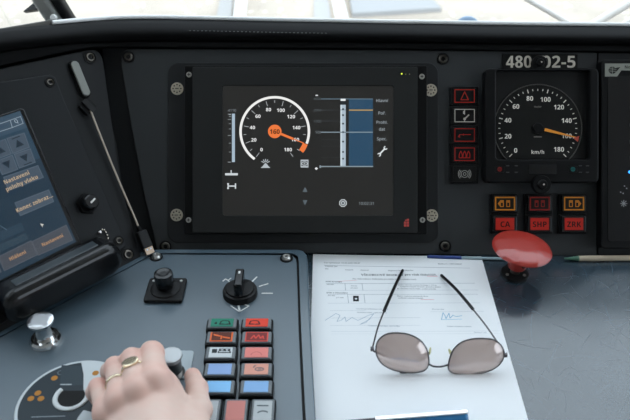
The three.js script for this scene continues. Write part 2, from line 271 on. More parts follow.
// ---------------------------------------------------------------- instrument panel
const lerpPts = (pts, n = 6) => pts;
const panel = thing('instrument_panel', 'dark grey instrument panel carrying the driver display and speedometer', 'panel', PANEL, 360, 150);
part(panel, 'face_plate', ext(polyPx(panel, [[121, 64], [121.6, 56], [124.5, 50.5], [129, 48.6], [180, 48.8], [385, 49.6], [597, 52.5], [597, 256.5], [430, 254.5], [160, 251.5], [157, 250], [143, 190], [132, 130]]), 0.025, 0.0012, -0.025), M.panel);
part(panel, 'display_surround', slab(270 * PX, 180 * PX, 0.002, 11 * PX, 0.0008, L(panel, 303, 153).x, L(panel, 303, 153).y, 0), M.panelDark);
for (const [x, y] of [[128.5, 57], [443, 59], [445, 246], [165.6, 246.5]]) socketScrew(panel, x, y);
for (const [x, y] of [[177.5, 89], [177, 215], [430.5, 90.5], [431.5, 215.5]]) quarterTurn(panel, x, y, 0.002);
const edgeStrip = thing('panel_edge_strip', 'dark vertical strip between the speedometer and the radio unit', 'panel', PANEL, 680, 150);
part(edgeStrip, 'strip_plate', ext(polyPx(edgeStrip, [[598, 52.5], [760, 54], [760, 258.5], [598, 257]]), 0.025, 0.001, -0.025), M.panelDark);

// ---------------------------------------------------------------- the driver display
{
  const g = thing('driver_display', 'wide black train driver display with round digital speed dial', 'display', PANEL, 305.5, 150, { h: 0.002, face: 0.018 });
  const PD = PX * 0.981;                                               // its front stands nearer than the panel
  const s = (x0, x1, y0, y1, d, r, b, z) => slab((x1 - x0) * PD, (y1 - y0) * PD, d, r * PD, b, L(g, (x0 + x1) / 2, (y0 + y1) / 2).x, L(g, (x0 + x1) / 2, (y0 + y1) / 2).y, z);
  part(g, 'housing', s(184, 427.5, 65, 234.5, 0.012, 1.5, 0.0008, 0), M.black);
  const bz = rr(224.5 * PD, 165.5 * PD, 1.5 * PD), hole = rr(170.5 * PD, 129.5 * PD, 2.5 * PD);
  const ctr = L(g, 305, 149.8), sc = L(g, 308, 150.6);
  bz.holes.push(new THREE.Path(hole.getPoints(8).map((p) => V2(p.x + sc.x - ctr.x, p.y + sc.y - ctr.y))));
  part(g, 'bezel', ext(bz, 0.005, 0.0007, 0.012).translate(ctr.x, ctr.y, 0), M.bezel);
  const K = 8, tex = canvas(172 * K, 131 * K, (x) => {
    const X = (v) => (v - 222) * K, Y = (v) => (v - 85.1) * K, T = (t, px, py, size, col = '#e6e8e8', font = 'sans-serif', wt = '') => { x.fillStyle = col; x.font = `${wt} ${size * K}px ${font}`; x.textAlign = 'center'; x.textBaseline = 'middle'; x.fillText(t, X(px), Y(py)); };
    const R = (x0, y0, x1, y1, c) => { x.fillStyle = c; x.fillRect(X(x0), Y(y0), (x1 - x0) * K, (y1 - y0) * K); };
    const Ln = (x0, y0, x1, y1, w, c) => { x.strokeStyle = c; x.lineWidth = w * K; x.beginPath(); x.moveTo(X(x0), Y(y0)); x.lineTo(X(x1), Y(y1)); x.stroke(); };
    x.fillStyle = '#232322'; x.fillRect(0, 0, 172 * K, 131 * K);
    const cx = 274.7, cy = 131.3, pol = (deg, r) => [cx + r * Math.sin(deg * Math.PI / 180), cy - r * Math.cos(deg * Math.PI / 180)];
    const arc = (r, a, b, w, c) => { x.strokeStyle = c; x.lineWidth = w * K; x.beginPath(); x.arc(X(cx), Y(cy), r * K, (a - 90) * Math.PI / 180, (b - 90) * Math.PI / 180); x.stroke(); };
    arc(34.2, -144, 111, 2.5, '#f4f4f2'); arc(33, 112, 127, 5.2, '#ee7a3c');
    for (let v = 0; v <= 180; v += 10) { const a = -144 + v * 1.6, big = v % 20 === 0; Ln(...pol(a, big ? 26.3 : 28.5), ...pol(a, 31.4), 0.55, '#b9bec2'); if (big) T(String(v), ...pol(a, v === 0 || v === 180 ? 22.5 : 22.6 - (v > 80 && v < 180 ? 0.6 : 0)), 5.0, '#eceded', 'sans-serif', 'bold'); }
    { const [a, b] = pol(112, 20), [c, d] = pol(112, 31.5); Ln(cx, cy, a, b, 2.4, '#ee7a3c'); Ln(a, b, c, d, 1.0, '#ee7a3c'); }
    x.fillStyle = '#ee7a3c'; x.beginPath(); x.arc(X(cx), Y(cy), 6.8 * K, 0, 7); x.fill(); T('160', cx, cy + 0.3, 6.2, '#120700', 'sans-serif', 'bold');
    R(231.8, 113.5, 234.9, 162, '#a8bccb'); for (let k = 0; k < 10; k++) Ln(k % 3 === 0 ? 227.6 : 228.8, 114 + k * k * 0.593, 231, 114 + k * k * 0.593, 0.6, '#9aa2a6'); T('4110', 232, 110.3, 3.8, '#8b9298');
    R(225, 173, 237.8, 175.3, '#cfd6da'); R(230.5, 170, 231.6, 173, '#cfd6da');
    Ln(227.5, 186, 235.5, 186, 1.3, '#cfd6da'); Ln(227.4, 183, 228.6, 189, 1, '#cfd6da'); Ln(228.6, 183, 227.4, 189, 1, '#cfd6da'); Ln(235.4, 183.2, 235.4, 188.8, 1.4, '#cfd6da');
    x.fillStyle = '#b6bec4'; x.beginPath(); x.moveTo(X(261.5), Y(167.3)); x.lineTo(X(265.5), Y(162.4)); x.lineTo(X(269.6), Y(167.3)); x.fill(); for (const a of [-60, -30, 0, 30, 60]) { const s0 = Math.sin(a * Math.PI / 180), c0 = Math.cos(a * Math.PI / 180); Ln(265.5 + 1.6 * s0, 163.4 - 1.6 * c0, 265.5 + 4.9 * s0, 163.6 - 4.9 * c0, 0.8, '#b6bec4'); } Ln(261, 167.4, 270, 167.4, 0.9, '#b6bec4');
    x.strokeStyle = '#b6bec4'; x.lineWidth = 0.9 * K; x.strokeRect(X(301), Y(160), 7 * K, 7 * K); x.beginPath(); x.ellipse(X(304.5), Y(163.5), 2.8 * K, 1.6 * K, 0, 0, 7); x.stroke(); Ln(301.5, 160.8, 307.5, 160.8, 0.8, '#b6bec4'); Ln(301.5, 166.2, 307.5, 166.2, 0.8, '#b6bec4'); R(303.7, 162.9, 305.3, 164.1, '#b6bec4');
    x.fillStyle = '#59636a'; x.beginPath(); x.moveTo(X(302.4), Y(192)); x.lineTo(X(305), Y(186.6)); x.lineTo(X(307.6), Y(192)); x.fill(); x.beginPath(); x.moveTo(X(302.4), Y(200)); x.lineTo(X(305), Y(205.4)); x.lineTo(X(307.6), Y(200)); x.fill();
    R(348.8, 98.5, 373, 166.3, '#294a64');
    for (const [y, c, w, a] of [[98.8, '#5f7482', 0.9, 321], [110, '#3a3f43', 0.6, 321], [121, '#3a3f43', 0.6, 321], [132.1, '#7f8f99', 1.1, 320.5], [139.5, '#34383b', 0.6, 321], [146, '#34383b', 0.6, 321], [157.3, '#34383b', 0.6, 321]]) Ln(a, y, y === 98.8 || y === 132.1 ? 373 : 340, y, w, c);
    R(340.4, 99, 345.8, 166.4, '#23292d'); R(340.6, 98.6, 345.6, 100.8, '#e8edf0'); R(340.4, 104.6, 345.8, 166.4, '#aebfcc'); R(340.4, 104.6, 342, 166.4, '#cbd8e0');
    for (const y of [109, 115, 123.5, 132, 141.5, 151.8, 158.6]) { R(342.2, y - 0.8, 344, y + 0.8, '#2c3338'); } Ln(340.4, 132.1, 345.8, 132.1, 0.8, '#56646d'); Ln(340.4, 109.8, 345.8, 109.8, 0.5, '#5b6a74');
    Ln(349, 110, 373, 110, 1.3, '#b08f5e'); Ln(320, 166.4, 373.3, 166.4, 1.2, '#86949b'); R(319.4, 165.2, 321, 168, '#86949b');
    T('4000', 317.3, 98.6, 3.5, '#5c6469'); T('2000', 317.3, 110.2, 3.5, '#5c6469'); T('1000', 317.6, 121.2, 3.5, '#5c6469'); T('500', 318.2, 132.2, 3.5, '#7d868c'); R(315.5, 94.6, 318, 95.8, '#d8dcde');
    x.fillStyle = '#e4e8ea'; x.beginPath(); x.moveTo(X(316.3), Y(166.9)); x.lineTo(X(318), Y(168.4)); x.lineTo(X(316.3), Y(170)); x.lineTo(X(314.6), Y(168.4)); x.fill();
    const W = '#a9b3ba'; T('Hlavní', 382, 100.4, 4.4, W); T('Poř.', 382, 112.9, 4.4, W); T('Prohl.', 382, 122.2, 4.4, W); T('dat', 382, 129.0, 4.4, W); T('Spec.', 382, 138.6, 4.4, W);
    Ln(379.5, 154.2, 385.2, 148.2, 1.5, '#dfe5e8'); x.strokeStyle = '#dfe5e8'; x.lineWidth = 1 * K; x.beginPath(); x.arc(X(385.6), Y(147.8), 1.5 * K, 0.2, 4.6); x.stroke(); x.beginPath(); x.arc(X(379.2), Y(154.6), 1.4 * K, 3.4, 8); x.stroke();
    x.fillStyle = '#c3cbd0'; x.beginPath(); for (let k = 0; k < 8; k++) { const a = (k + 0.5) * Math.PI / 4; x.lineTo(X(343 + 4.1 * Math.cos(a)), Y(203 + 4.1 * Math.sin(a))); } x.fill(); x.strokeStyle = '#222'; x.lineWidth = 0.7 * K; x.beginPath(); x.arc(X(343), Y(203), 2.6 * K, 0, 7); x.stroke(); R(341.8, 201.8, 344.2, 204.2, '#5b646a');
    T('10:02:31', 366.5, 203.4, 4.2, '#8d979d');
  });
  const scr = uvBox(slab(172 * PD, 131 * PD, 0.0016, 1 * PD, 0, sc.x, sc.y, 0.0128), sc.x - 86 * PD, sc.y - 65.5 * PD, 172 * PD, 131 * PD);
  const sm = new THREE.MeshStandardMaterial({ color: 0x050505, roughness: 0.35, emissive: 0xffffff, emissiveMap: tex, emissiveIntensity: 0.37 }); 
  part(g, 'screen', scr, sm, 'lit screen with round speed dial and blue planning area');
  for (const [x, y] of [[188.4, 74], [188, 220], [422.4, 76], [423, 220]]) crossScrew(g, x, y, 0.0034, 0.012);
  [[401.6, 74, '#c8d840'], [405.6, 74.3, '#6f7a3a'], [409.4, 74.3, '#7a7a60']].forEach(([x, y, c], i) => { const p = L(g, x, y), m = new THREE.MeshStandardMaterial({ color: c, emissive: c, emissiveIntensity: i ? 0.12 : 0.5 }); part(g, 'status_light', new THREE.SphereGeometry(i ? 0.0007 : 0.0010, 12, 8).translate(p.x, p.y, 0.0172), m); });
  const logo = []; for (let r = 0; r < 3; r++) for (let c = 0; c < 2; c++) { if (r === 0 && c === 0) { const p = L(g, 405.4, 220.4); logo.push(box(0.0016, 0.0016, 0.0004, p.x + 0.0003, p.y, 0.0171, 0.0001)); continue; } const p = L(g, 405 + c * 2.7, 220 + r * 2.7); logo.push(box(0.0028, 0.0028, 0.0004, p.x, p.y, 0.0171, 0.0001)); }
  part(g, 'maker_mark', mergeGeometries(logo), std(0.50, 0.06, 0.05, 0.5), 'small red squares mark');
}

// ---------------------------------------------------------------- panel lamps and push buttons
const faceTex = (fn, w = 224, h = 152) => canvas(w, h, (x) => { x.lineJoin = 'round'; fn(x, w, h); });
function legend(g, w, h, z, tex, o = {}) { return uvBox(slab(w, h, 0.0012, 0.0006, 0.0003, 0, 0, z), -w / 2, -h / 2, w, h); }
const faceMat = (tex, e = 0) => new THREE.MeshPhysicalMaterial({ color: 0xffffff, map: tex, roughness: 0.4, specularIntensity: 0.45, ...(e ? { emissive: 0xffffff, emissiveMap: tex, emissiveIntensity: e } : {}) });
{
  const icons = [
    ['warning triangle', '#a82419', (x, w, h, c) => { x.strokeRect(16, 14, w - 32, h - 28); x.beginPath(); x.moveTo(w / 2, 34); x.lineTo(w / 2 + 38, h - 38); x.lineTo(w / 2 - 38, h - 38); x.closePath(); x.stroke(); }],
    ['white door symbol', '#b9b1a6', (x, w, h, c) => { x.strokeRect(16, 14, w - 32, h - 28); x.beginPath(); x.moveTo(w / 2, 14); x.lineTo(w / 2, 66); x.moveTo(w / 2, 96); x.lineTo(w / 2, h - 14); x.stroke(); x.fillRect(w / 2 - 16, 30, 20, 30); x.lineWidth = 14; x.beginPath(); x.moveTo(w / 2 - 2, 112); x.lineTo(w / 2 + 44, 66); x.stroke(); x.fillRect(w / 2 - 12, 98, 24, 22); }],
    ['line drop symbol', '#98201a', (x, w, h, c) => { x.strokeRect(16, 14, w - 32, h - 28); x.beginPath(); x.moveTo(48, 98); x.lineTo(62, 72); x.lineTo(172, 72); x.moveTo(62, 72); x.lineTo(62, 104); x.moveTo(100, 62); x.lineTo(100, 82); x.stroke(); }],
    ['red flame symbol', '#a5221b', (x, w, h, c) => { x.strokeRect(16, 14, w - 32, h - 28); x.beginPath(); for (const s of [-38, 0, 38]) { x.moveTo(w / 2 + s - 16, 108); x.quadraticCurveTo(w / 2 + s - 20, 78, w / 2 + s, 46); x.quadraticCurveTo(w / 2 + s + 22, 80, w / 2 + s + 10, 112); } x.moveTo(56, 112); x.lineTo(168, 112); x.stroke(); }],
    ['grey brake circle symbol', '#a3a09a', (x, w, h, c) => { x.beginPath(); x.arc(w / 2, h / 2, 34, 0, 7); x.stroke(); for (const [r, a] of [[48, 0.8], [62, 0.75]]) { x.beginPath(); x.arc(w / 2, h / 2, r, -a, a); x.stroke(); x.beginPath(); x.arc(w / 2, h / 2, r, Math.PI - a, Math.PI + a); x.stroke(); } x.beginPath(); x.arc(w / 2, h / 2, 14, 0, 7); x.stroke(); }],
  ];
  const labels = ['square indicator lamp showing a red warning triangle', 'square indicator lamp with a white framed door symbol', 'square indicator lamp with a red horizontal line symbol', 'square indicator lamp with red flame symbol', 'square indicator lamp with a grey round brake symbol'];
  [96, 115.6, 135, 154.2, 174].forEach((y, i) => {
    const g = thing('indicator_lamp', labels[i], 'indicator lamp', PANEL, 464.6, y, { face: 0.0075, group: 'indicator lamps in the column beside the display' });
    part(g, 'housing', slab(28 * PX, 19.0 * PX, 0.007, 1.2 * PX, 0.0008), M.black);
    part(g, 'lens', legend(g, 22.5 * PX, 15.2 * PX, 0.0066), faceMat(faceTex((x, w, h) => { x.fillStyle = '#090808'; x.fillRect(0, 0, w, h); x.strokeStyle = x.fillStyle = icons[i][1]; x.lineWidth = i === 4 ? 6 : 8; icons[i][2](x, w, h); })), icons[i][0]);
  });
  const amber = '#c47a22', dimRed = '#861a14';
  const frame = (col, arrow, fill) => (x, w, h) => { x.fillStyle = '#0c0907'; x.fillRect(0, 0, w, h); x.strokeStyle = x.fillStyle = col; x.lineWidth = 15; x.strokeRect(10, 10, w - 20, h - 20); x.lineWidth = 9; for (const c of [78, 146]) { x.strokeRect(c - 16, 44, 32, 64); x.fillRect(c - 10, 50, 20, 16); } if (arrow) { const ax = arrow < 0 ? 34 : 190; x.beginPath(); x.moveTo(ax, 76); x.lineTo(ax - arrow * 22, 46); x.lineTo(ax - arrow * 22, 106); x.fill(); } };
  const word = (t) => (x, w, h) => { x.fillStyle = '#a3241b'; x.fillRect(0, 0, w, h); x.strokeStyle = '#6c140f'; x.lineWidth = 8; x.strokeRect(4, 4, w - 8, h - 8); x.fillStyle = '#0c0202'; x.font = 'bold 92px sans-serif'; x.textAlign = 'center'; x.textBaseline = 'middle'; x.fillText(t, w / 2, h / 2 + 4, w * 0.92); };
  const cols = [505, 539.7, 574];
  const top = [[frame(amber, -1), 'black push button with amber outlined doors and arrow beside the display side'], [frame(dimRed, 0), 'black push button with dim red outlined doors symbol'], [frame(amber, 1), 'black push button with amber outlined doors and arrow towards the radio unit']];
  const low = [['CA', 'red illuminated push button lettered CA'], ['SHP', 'red illuminated push button lettered SHP'], ['ZRK', 'red illuminated push button lettered ZRK']];
  cols.forEach((cx, i) => {
    for (const [y, fn, lab, w, h, e] of [[203.6, top[i][0], top[i][1], 20.5, 14, 0], [224.0, word(low[i][0]), low[i][1], 19, 12.6, 0.06]]) {
      const g = thing('push_button', lab, 'push button', PANEL, cx, y, { face: 0.0098, group: 'push buttons under the speedometer' });
      part(g, 'housing', slab(27.6 * PX, 19.6 * PX, 0.006, 1.2 * PX, 0.0008), M.black);
      const cap = part(g, 'button_cap', slab(23.5 * PX, 16 * PX, 0.004, 1.2 * PX, 0.0008, 0, 0, 0.0055), M.gloss);
      part(cap, 'legend', legend(g, w * PX, h * PX, 0.0088), faceMat(faceTex(fn), e));
    }
  });
}

// ---------------------------------------------------------------- speedometer
{
  const g = thing('speedometer', 'square black analogue speedometer with orange needle and km/h dial', 'speedometer', PANEL, 540, 126, { face: 0.008 });
  const c0 = L(g, 540, 126.2);
  const ringShape = rr(112 * PX, 112.5 * PX, 5 * PX), dc = L(g, 538, 125), hw = rr(93 * PX, 69 * PX, 3 * PX);
  const hp = L(g, 541, 118);
  const hole = rr(92 * PX, 88 * PX, 3 * PX), hc = L(g, 541, 115.5);
  ringShape.holes.push(new THREE.Path(hole.getPoints(6).map((p) => V2(p.x + hc.x - c0.x, p.y + hc.y - c0.y))));
  part(g, 'housing', ext(ringShape, 0.016, 0.0018, 0).translate(c0.x, c0.y, 0), M.black);
  part(g, 'back_plate', slab(93 * PX, 90 * PX, 0.004, 2 * PX, 0, hc.x, hc.y, 0.001), M.rubber);
  const K = 9, R0 = 46, tex = canvas(2 * R0 * K, 2 * R0 * K, (x) => {
    const cx = R0 * K, cy = R0 * K; x.fillStyle = '#141413'; x.fillRect(0, 0, 2 * R0 * K, 2 * R0 * K);
    const pol = (deg, r) => [cx + r * K * Math.sin(deg * Math.PI / 180), cy - r * K * Math.cos(deg * Math.PI / 180)];
    x.strokeStyle = '#efe8da'; x.fillStyle = '#f1eade'; x.textAlign = 'center'; x.textBaseline = 'middle';
    for (let v = 0; v <= 180; v += 5) { const a = -135 + v * 1.5, big = v % 20 === 0; x.lineWidth = (big ? 1.0 : 0.8) * K; x.beginPath(); x.moveTo(...pol(a, big ? 36 : 37.2)); x.lineTo(...pol(a, big ? 39.8 : 39.2)); x.stroke(); if (big) { x.font = `bold ${6.4 * K}px sans-serif`; const r = v === 0 ? 31 : v >= 100 ? 29.6 : 30.6; x.fillText(String(v), ...pol(a, r)); } }
    x.font = `bold ${5.2 * K}px sans-serif`; x.fillText('km/h', cx, cy + 23.6 * K); x.fillStyle = '#8d8981'; x.font = `bold ${2.4 * K}px sans-serif`; x.fillText('Hasler', cx, cy - 21.5 * K); x.fillRect(cx - 4 * K, cy + 8 * K, 8 * K, 0.9 * K);
  });
  const dp = L(g, 538, 128.3);
  const dial = uvBox(lathe([[0.00001, 0], [43.4 * PX, 0], [43.4 * PX, -0.002]], 72), -R0 * PX, -R0 * PX, 2 * R0 * PX, 2 * R0 * PX);
  // the dial is cut by the flat bottom edge of the window
  const ds = new THREE.Shape(); for (let k = 0; k <= 60; k++) { const a = Math.PI * 2 * (k / 60) - Math.PI / 2; ds[k ? 'lineTo' : 'moveTo'](43.4 * PX * Math.cos(a), Math.max(-30.5 * PX, 43.4 * PX * Math.sin(a))); }
  part(g, 'dial', uvBox(ext(ds, 0.002, 0, 0.0052), -R0 * PX, -R0 * PX, 2 * R0 * PX, 2 * R0 * PX).translate(dp.x, dp.y, 0), faceMat(tex), 'black dial with pale numerals');
  part(g, 'dial_rim', new THREE.TorusGeometry(43.6 * PX, 0.0006, 8, 72, Math.PI * 1.5).rotateZ(-Math.PI / 4).translate(dp.x, dp.y, 0.0072), std(0.06, 0.058, 0.05, 0.3));
  const ang = -Math.PI * 14.2 / 180, nd = new THREE.Shape([V2(6 * PX, 1.5 * PX), V2(8 * PX, 1.5 * PX), V2(39 * PX, 0.5 * PX), V2(39 * PX, -0.5 * PX), V2(8 * PX, -1.5 * PX), V2(6 * PX, -1.5 * PX)]);
  part(g, 'needle', ext(nd, 0.0009, 0.0002, 0.0105).rotateZ(ang).translate(dp.x, dp.y, 0), new THREE.MeshStandardMaterial({ color: lin('#e8932a'), roughness: 0.45 }), 'orange needle');
  part(g, 'needle_hub', lathe([[0.0001, 0.0105], [4.6 * PX, 0.0102], [5.2 * PX, 0.0095], [5.2 * PX, 0.0072]], 36).translate(dp.x, dp.y, 0), M.black);
  const tp = L(g, 577.3, 138.8); part(g, 'limit_marker', ext(new THREE.Shape([V2(-5 * PX, 0.3 * PX), V2(0.8 * PX, 2.6 * PX), V2(-0.6 * PX, -3.4 * PX)]), 0.0008, 0, 0.0115).translate(tp.x, tp.y, 0), std(0.45, 0.06, 0.03, 0.5), 'red triangular limit marker');
  const win = L(g, 540.5, 169.6); part(g, 'message_window', slab(27 * PX, 9.5 * PX, 0.001, 0.6 * PX, 0.0002, win.x, win.y, 0.0157), M.gloss);
  for (const [x, c, lab] of [[498, '#7c1711', 'dim red status symbol'], [570.5, '#1f6f6c', 'teal status symbol']]) { const p = L(g, x, 169.6); const t = faceTex((k, w, h) => { k.fillStyle = '#070707'; k.fillRect(0, 0, w, h); k.strokeStyle = k.fillStyle = c; k.lineWidth = 16; k.beginPath(); k.arc(w / 2, h / 2, 46, 0, 7); k.stroke(); k.fillRect(w / 2 - 22, h / 2 - 34, 14, 68); k.fillRect(w / 2 + 8, h / 2 - 34, 14, 68); }); const m = part(g, 'status_symbol', uvBox(slab(9 * PX, 6.2 * PX, 0.0009, 0.4 * PX, 0.0002, 0, 0, 0.0157), -4.5 * PX, -3.1 * PX, 9 * PX, 6.2 * PX).translate(p.x, p.y, 0), faceMat(t), lab); }
  for (const x of [506, 514.5, 578, 585]) { const p = L(g, x, 169.6); part(g, 'label_field', mergeGeometries([box(3 * PX, 1 * PX, 0.0004, p.x, p.y + 3.4 * PX, 0.0161, 0.0001), box(3 * PX, 1 * PX, 0.0004, p.x, p.y - 3 * PX, 0.0161, 0.0001)]), std(0.035, 0.035, 0.035, 0.5)); }
  const kn = (name, lab, x, y, r, h) => { const k = thing(name, lab, 'knob', PANEL, x, y, { h, face: h + 0.010 }); part(k, 'skirt', lathe([[r, 0], [r, 0.006], [r * 0.92, 0.0075], [r * 0.55, 0.0078], [r * 0.5, 0.0095]], 40), M.black); part(k, 'top', lathe([[0.0001, 0.0105], [r * 0.42, 0.0105], [r * 0.5, 0.0095], [r * 0.5, 0.006]], 30), M.black); part(k, 'bright_pin', lathe([[0.0001, 0.0122], [r * 0.11, 0.0118], [r * 0.14, 0.0105]], 16).translate(r * 0.05, 0, 0), M.chrome, 'bright metal centre pin'); };
  kn('locking_knob', 'round black locking knob overlapping the lower edge of the speedometer', 543, 184.5, 9.2 * PX, 0.016);
  // vehicle number plate
  const n = thing('number_plate', 'black vehicle number plate reading 480 002-5 above the speedometer', 'number plate', PANEL, 539.7, 62);
  const nt = canvas(960, 200, (x) => { x.fillStyle = '#070707'; x.fillRect(0, 0, 960, 200); x.fillStyle = '#c9c1b4'; x.textBaseline = 'middle'; x.textAlign = 'center'; const W = (t, c, w) => { x.save(); x.translate(c, 104); x.font = 'bold 190px sans-serif'; const m = x.measureText(t).width; x.scale(w / m, 1.12); x.fillText(t, 0, 0); x.restore(); }; W('480', 210, 336); W('0', 510, 104); W('02-5', 720, 440); });
  part(n, 'plate', uvBox(slab(75 * PX, 15.6 * PX, 0.0018, 0.6 * PX, 0.0003), -37.5 * PX, -7.8 * PX, 75 * PX, 15.6 * PX), faceMat(nt), 'black plate lettered 480 002-5');
  kn('plate_knob', 'round black knob covering a digit of the number plate', 540.8, 62.2, 7.6 * PX, 0.0018);
}

// ---------------------------------------------------------------- radio unit at the edge
{
  const g = thing('radio_unit', 'black radio control unit with silver badge beyond the speedometer', 'radio unit', PANEL, 680, 154, { face: 0.0165 });
  const s = (x0, x1, y0, y1, d, r, b, z) => slab((x1 - x0) * PX, (y1 - y0) * PX, d, r * PX, b, L(g, (x0 + x1) / 2, (y0 + y1) / 2).x, L(g, (x0 + x1) / 2, (y0 + y1) / 2).y, z);
  part(g, 'housing', s(603, 757, 61, 247, 0.016, 4, 0.0015, 0), M.black);
  part(g, 'face', s(609, 751, 78, 240, 0.0012, 3, 0.0004, 0.0157), M.gloss);
  const tx = canvas(1200, 140, (x, w, h) => { x.fillStyle = '#87887f'; x.fillRect(0, 0, w, h); x.fillStyle = '#151513'; x.beginPath(); x.arc(72, 74, 38, 0.2, 5.6); x.lineTo(150, 40); x.lineTo(110, 92); x.fill(); x.strokeStyle = '#87887f'; x.lineWidth = 5; for (const k of [0, 1, 2]) { x.beginPath(); x.moveTo(40, 56 + k * 18); x.lineTo(112, 48 + k * 18); x.stroke(); } x.beginPath(); x.moveTo(70, 36); x.lineTo(74, 112); x.stroke(); x.fillStyle = '#151513'; x.font = 'bold 44px sans-serif'; x.textBaseline = 'middle'; x.fillText('Nobo', 190, 40); });
  const b = polyPx(g, [[605, 63.5], [725, 63.5], [725, 70.5], [621.5, 70.5], [617, 76.5], [605, 76.5]]), b0 = L(g, 605, 76.5);
  part(g, 'badge', uvBox(ext(b, 0.0009, 0.0002, 0.0158), b0.x, b0.y, 120 * PX, 13 * PX), faceMat(tx), 'silver badge with dark emblem');
  { const p = L(g, 629.5, 172); part(g, 'status_light', new THREE.CylinderGeometry(0.0018, 0.0018, 0.001, 16).rotateX(Math.PI / 2).translate(p.x, p.y, 0.0172), new THREE.MeshStandardMaterial({ color: 0x2277dd, emissive: 0x2f86ff, emissiveIntensity: 1.0 }), 'blue status light'); }
  const sn = []; for (let k = 0; k < 4; k++) { const p = L(g, 623.6, 203.5); sn.push(box(7 * PX, 0.6 * PX, 0.0004, 0, 0, 0, 0.0001).rotateZ(k * Math.PI / 4).translate(p.x, p.y, 0.0170)); }
  part(g, 'snowflake_symbol', mergeGeometries(sn), std(0.30, 0.30, 0.30, 0.5));
  for (const [x, y] of [[624.3, 186], [626.5, 188.4], [620.5, 192.2], [623, 193.4]]) { const p = L(g, x, y); part(g, 'print_dot', box(1.1 * PX, 1.1 * PX, 0.0004, p.x, p.y, 0.017, 0.0001), std(0.4, 0.4, 0.4, 0.5)); }
  for (const [x, y] of [[634, 108], [634, 125], [634, 142], [634, 158]]) { const p = L(g, x, y); part(g, 'key', lathe([[0.0001, 0.003], [0.005, 0.0028], [0.006, 0.001], [0.006, 0]], 24, 0.0168).translate(p.x, p.y, 0), std(0.05, 0.05, 0.052, 0.5)); }
}

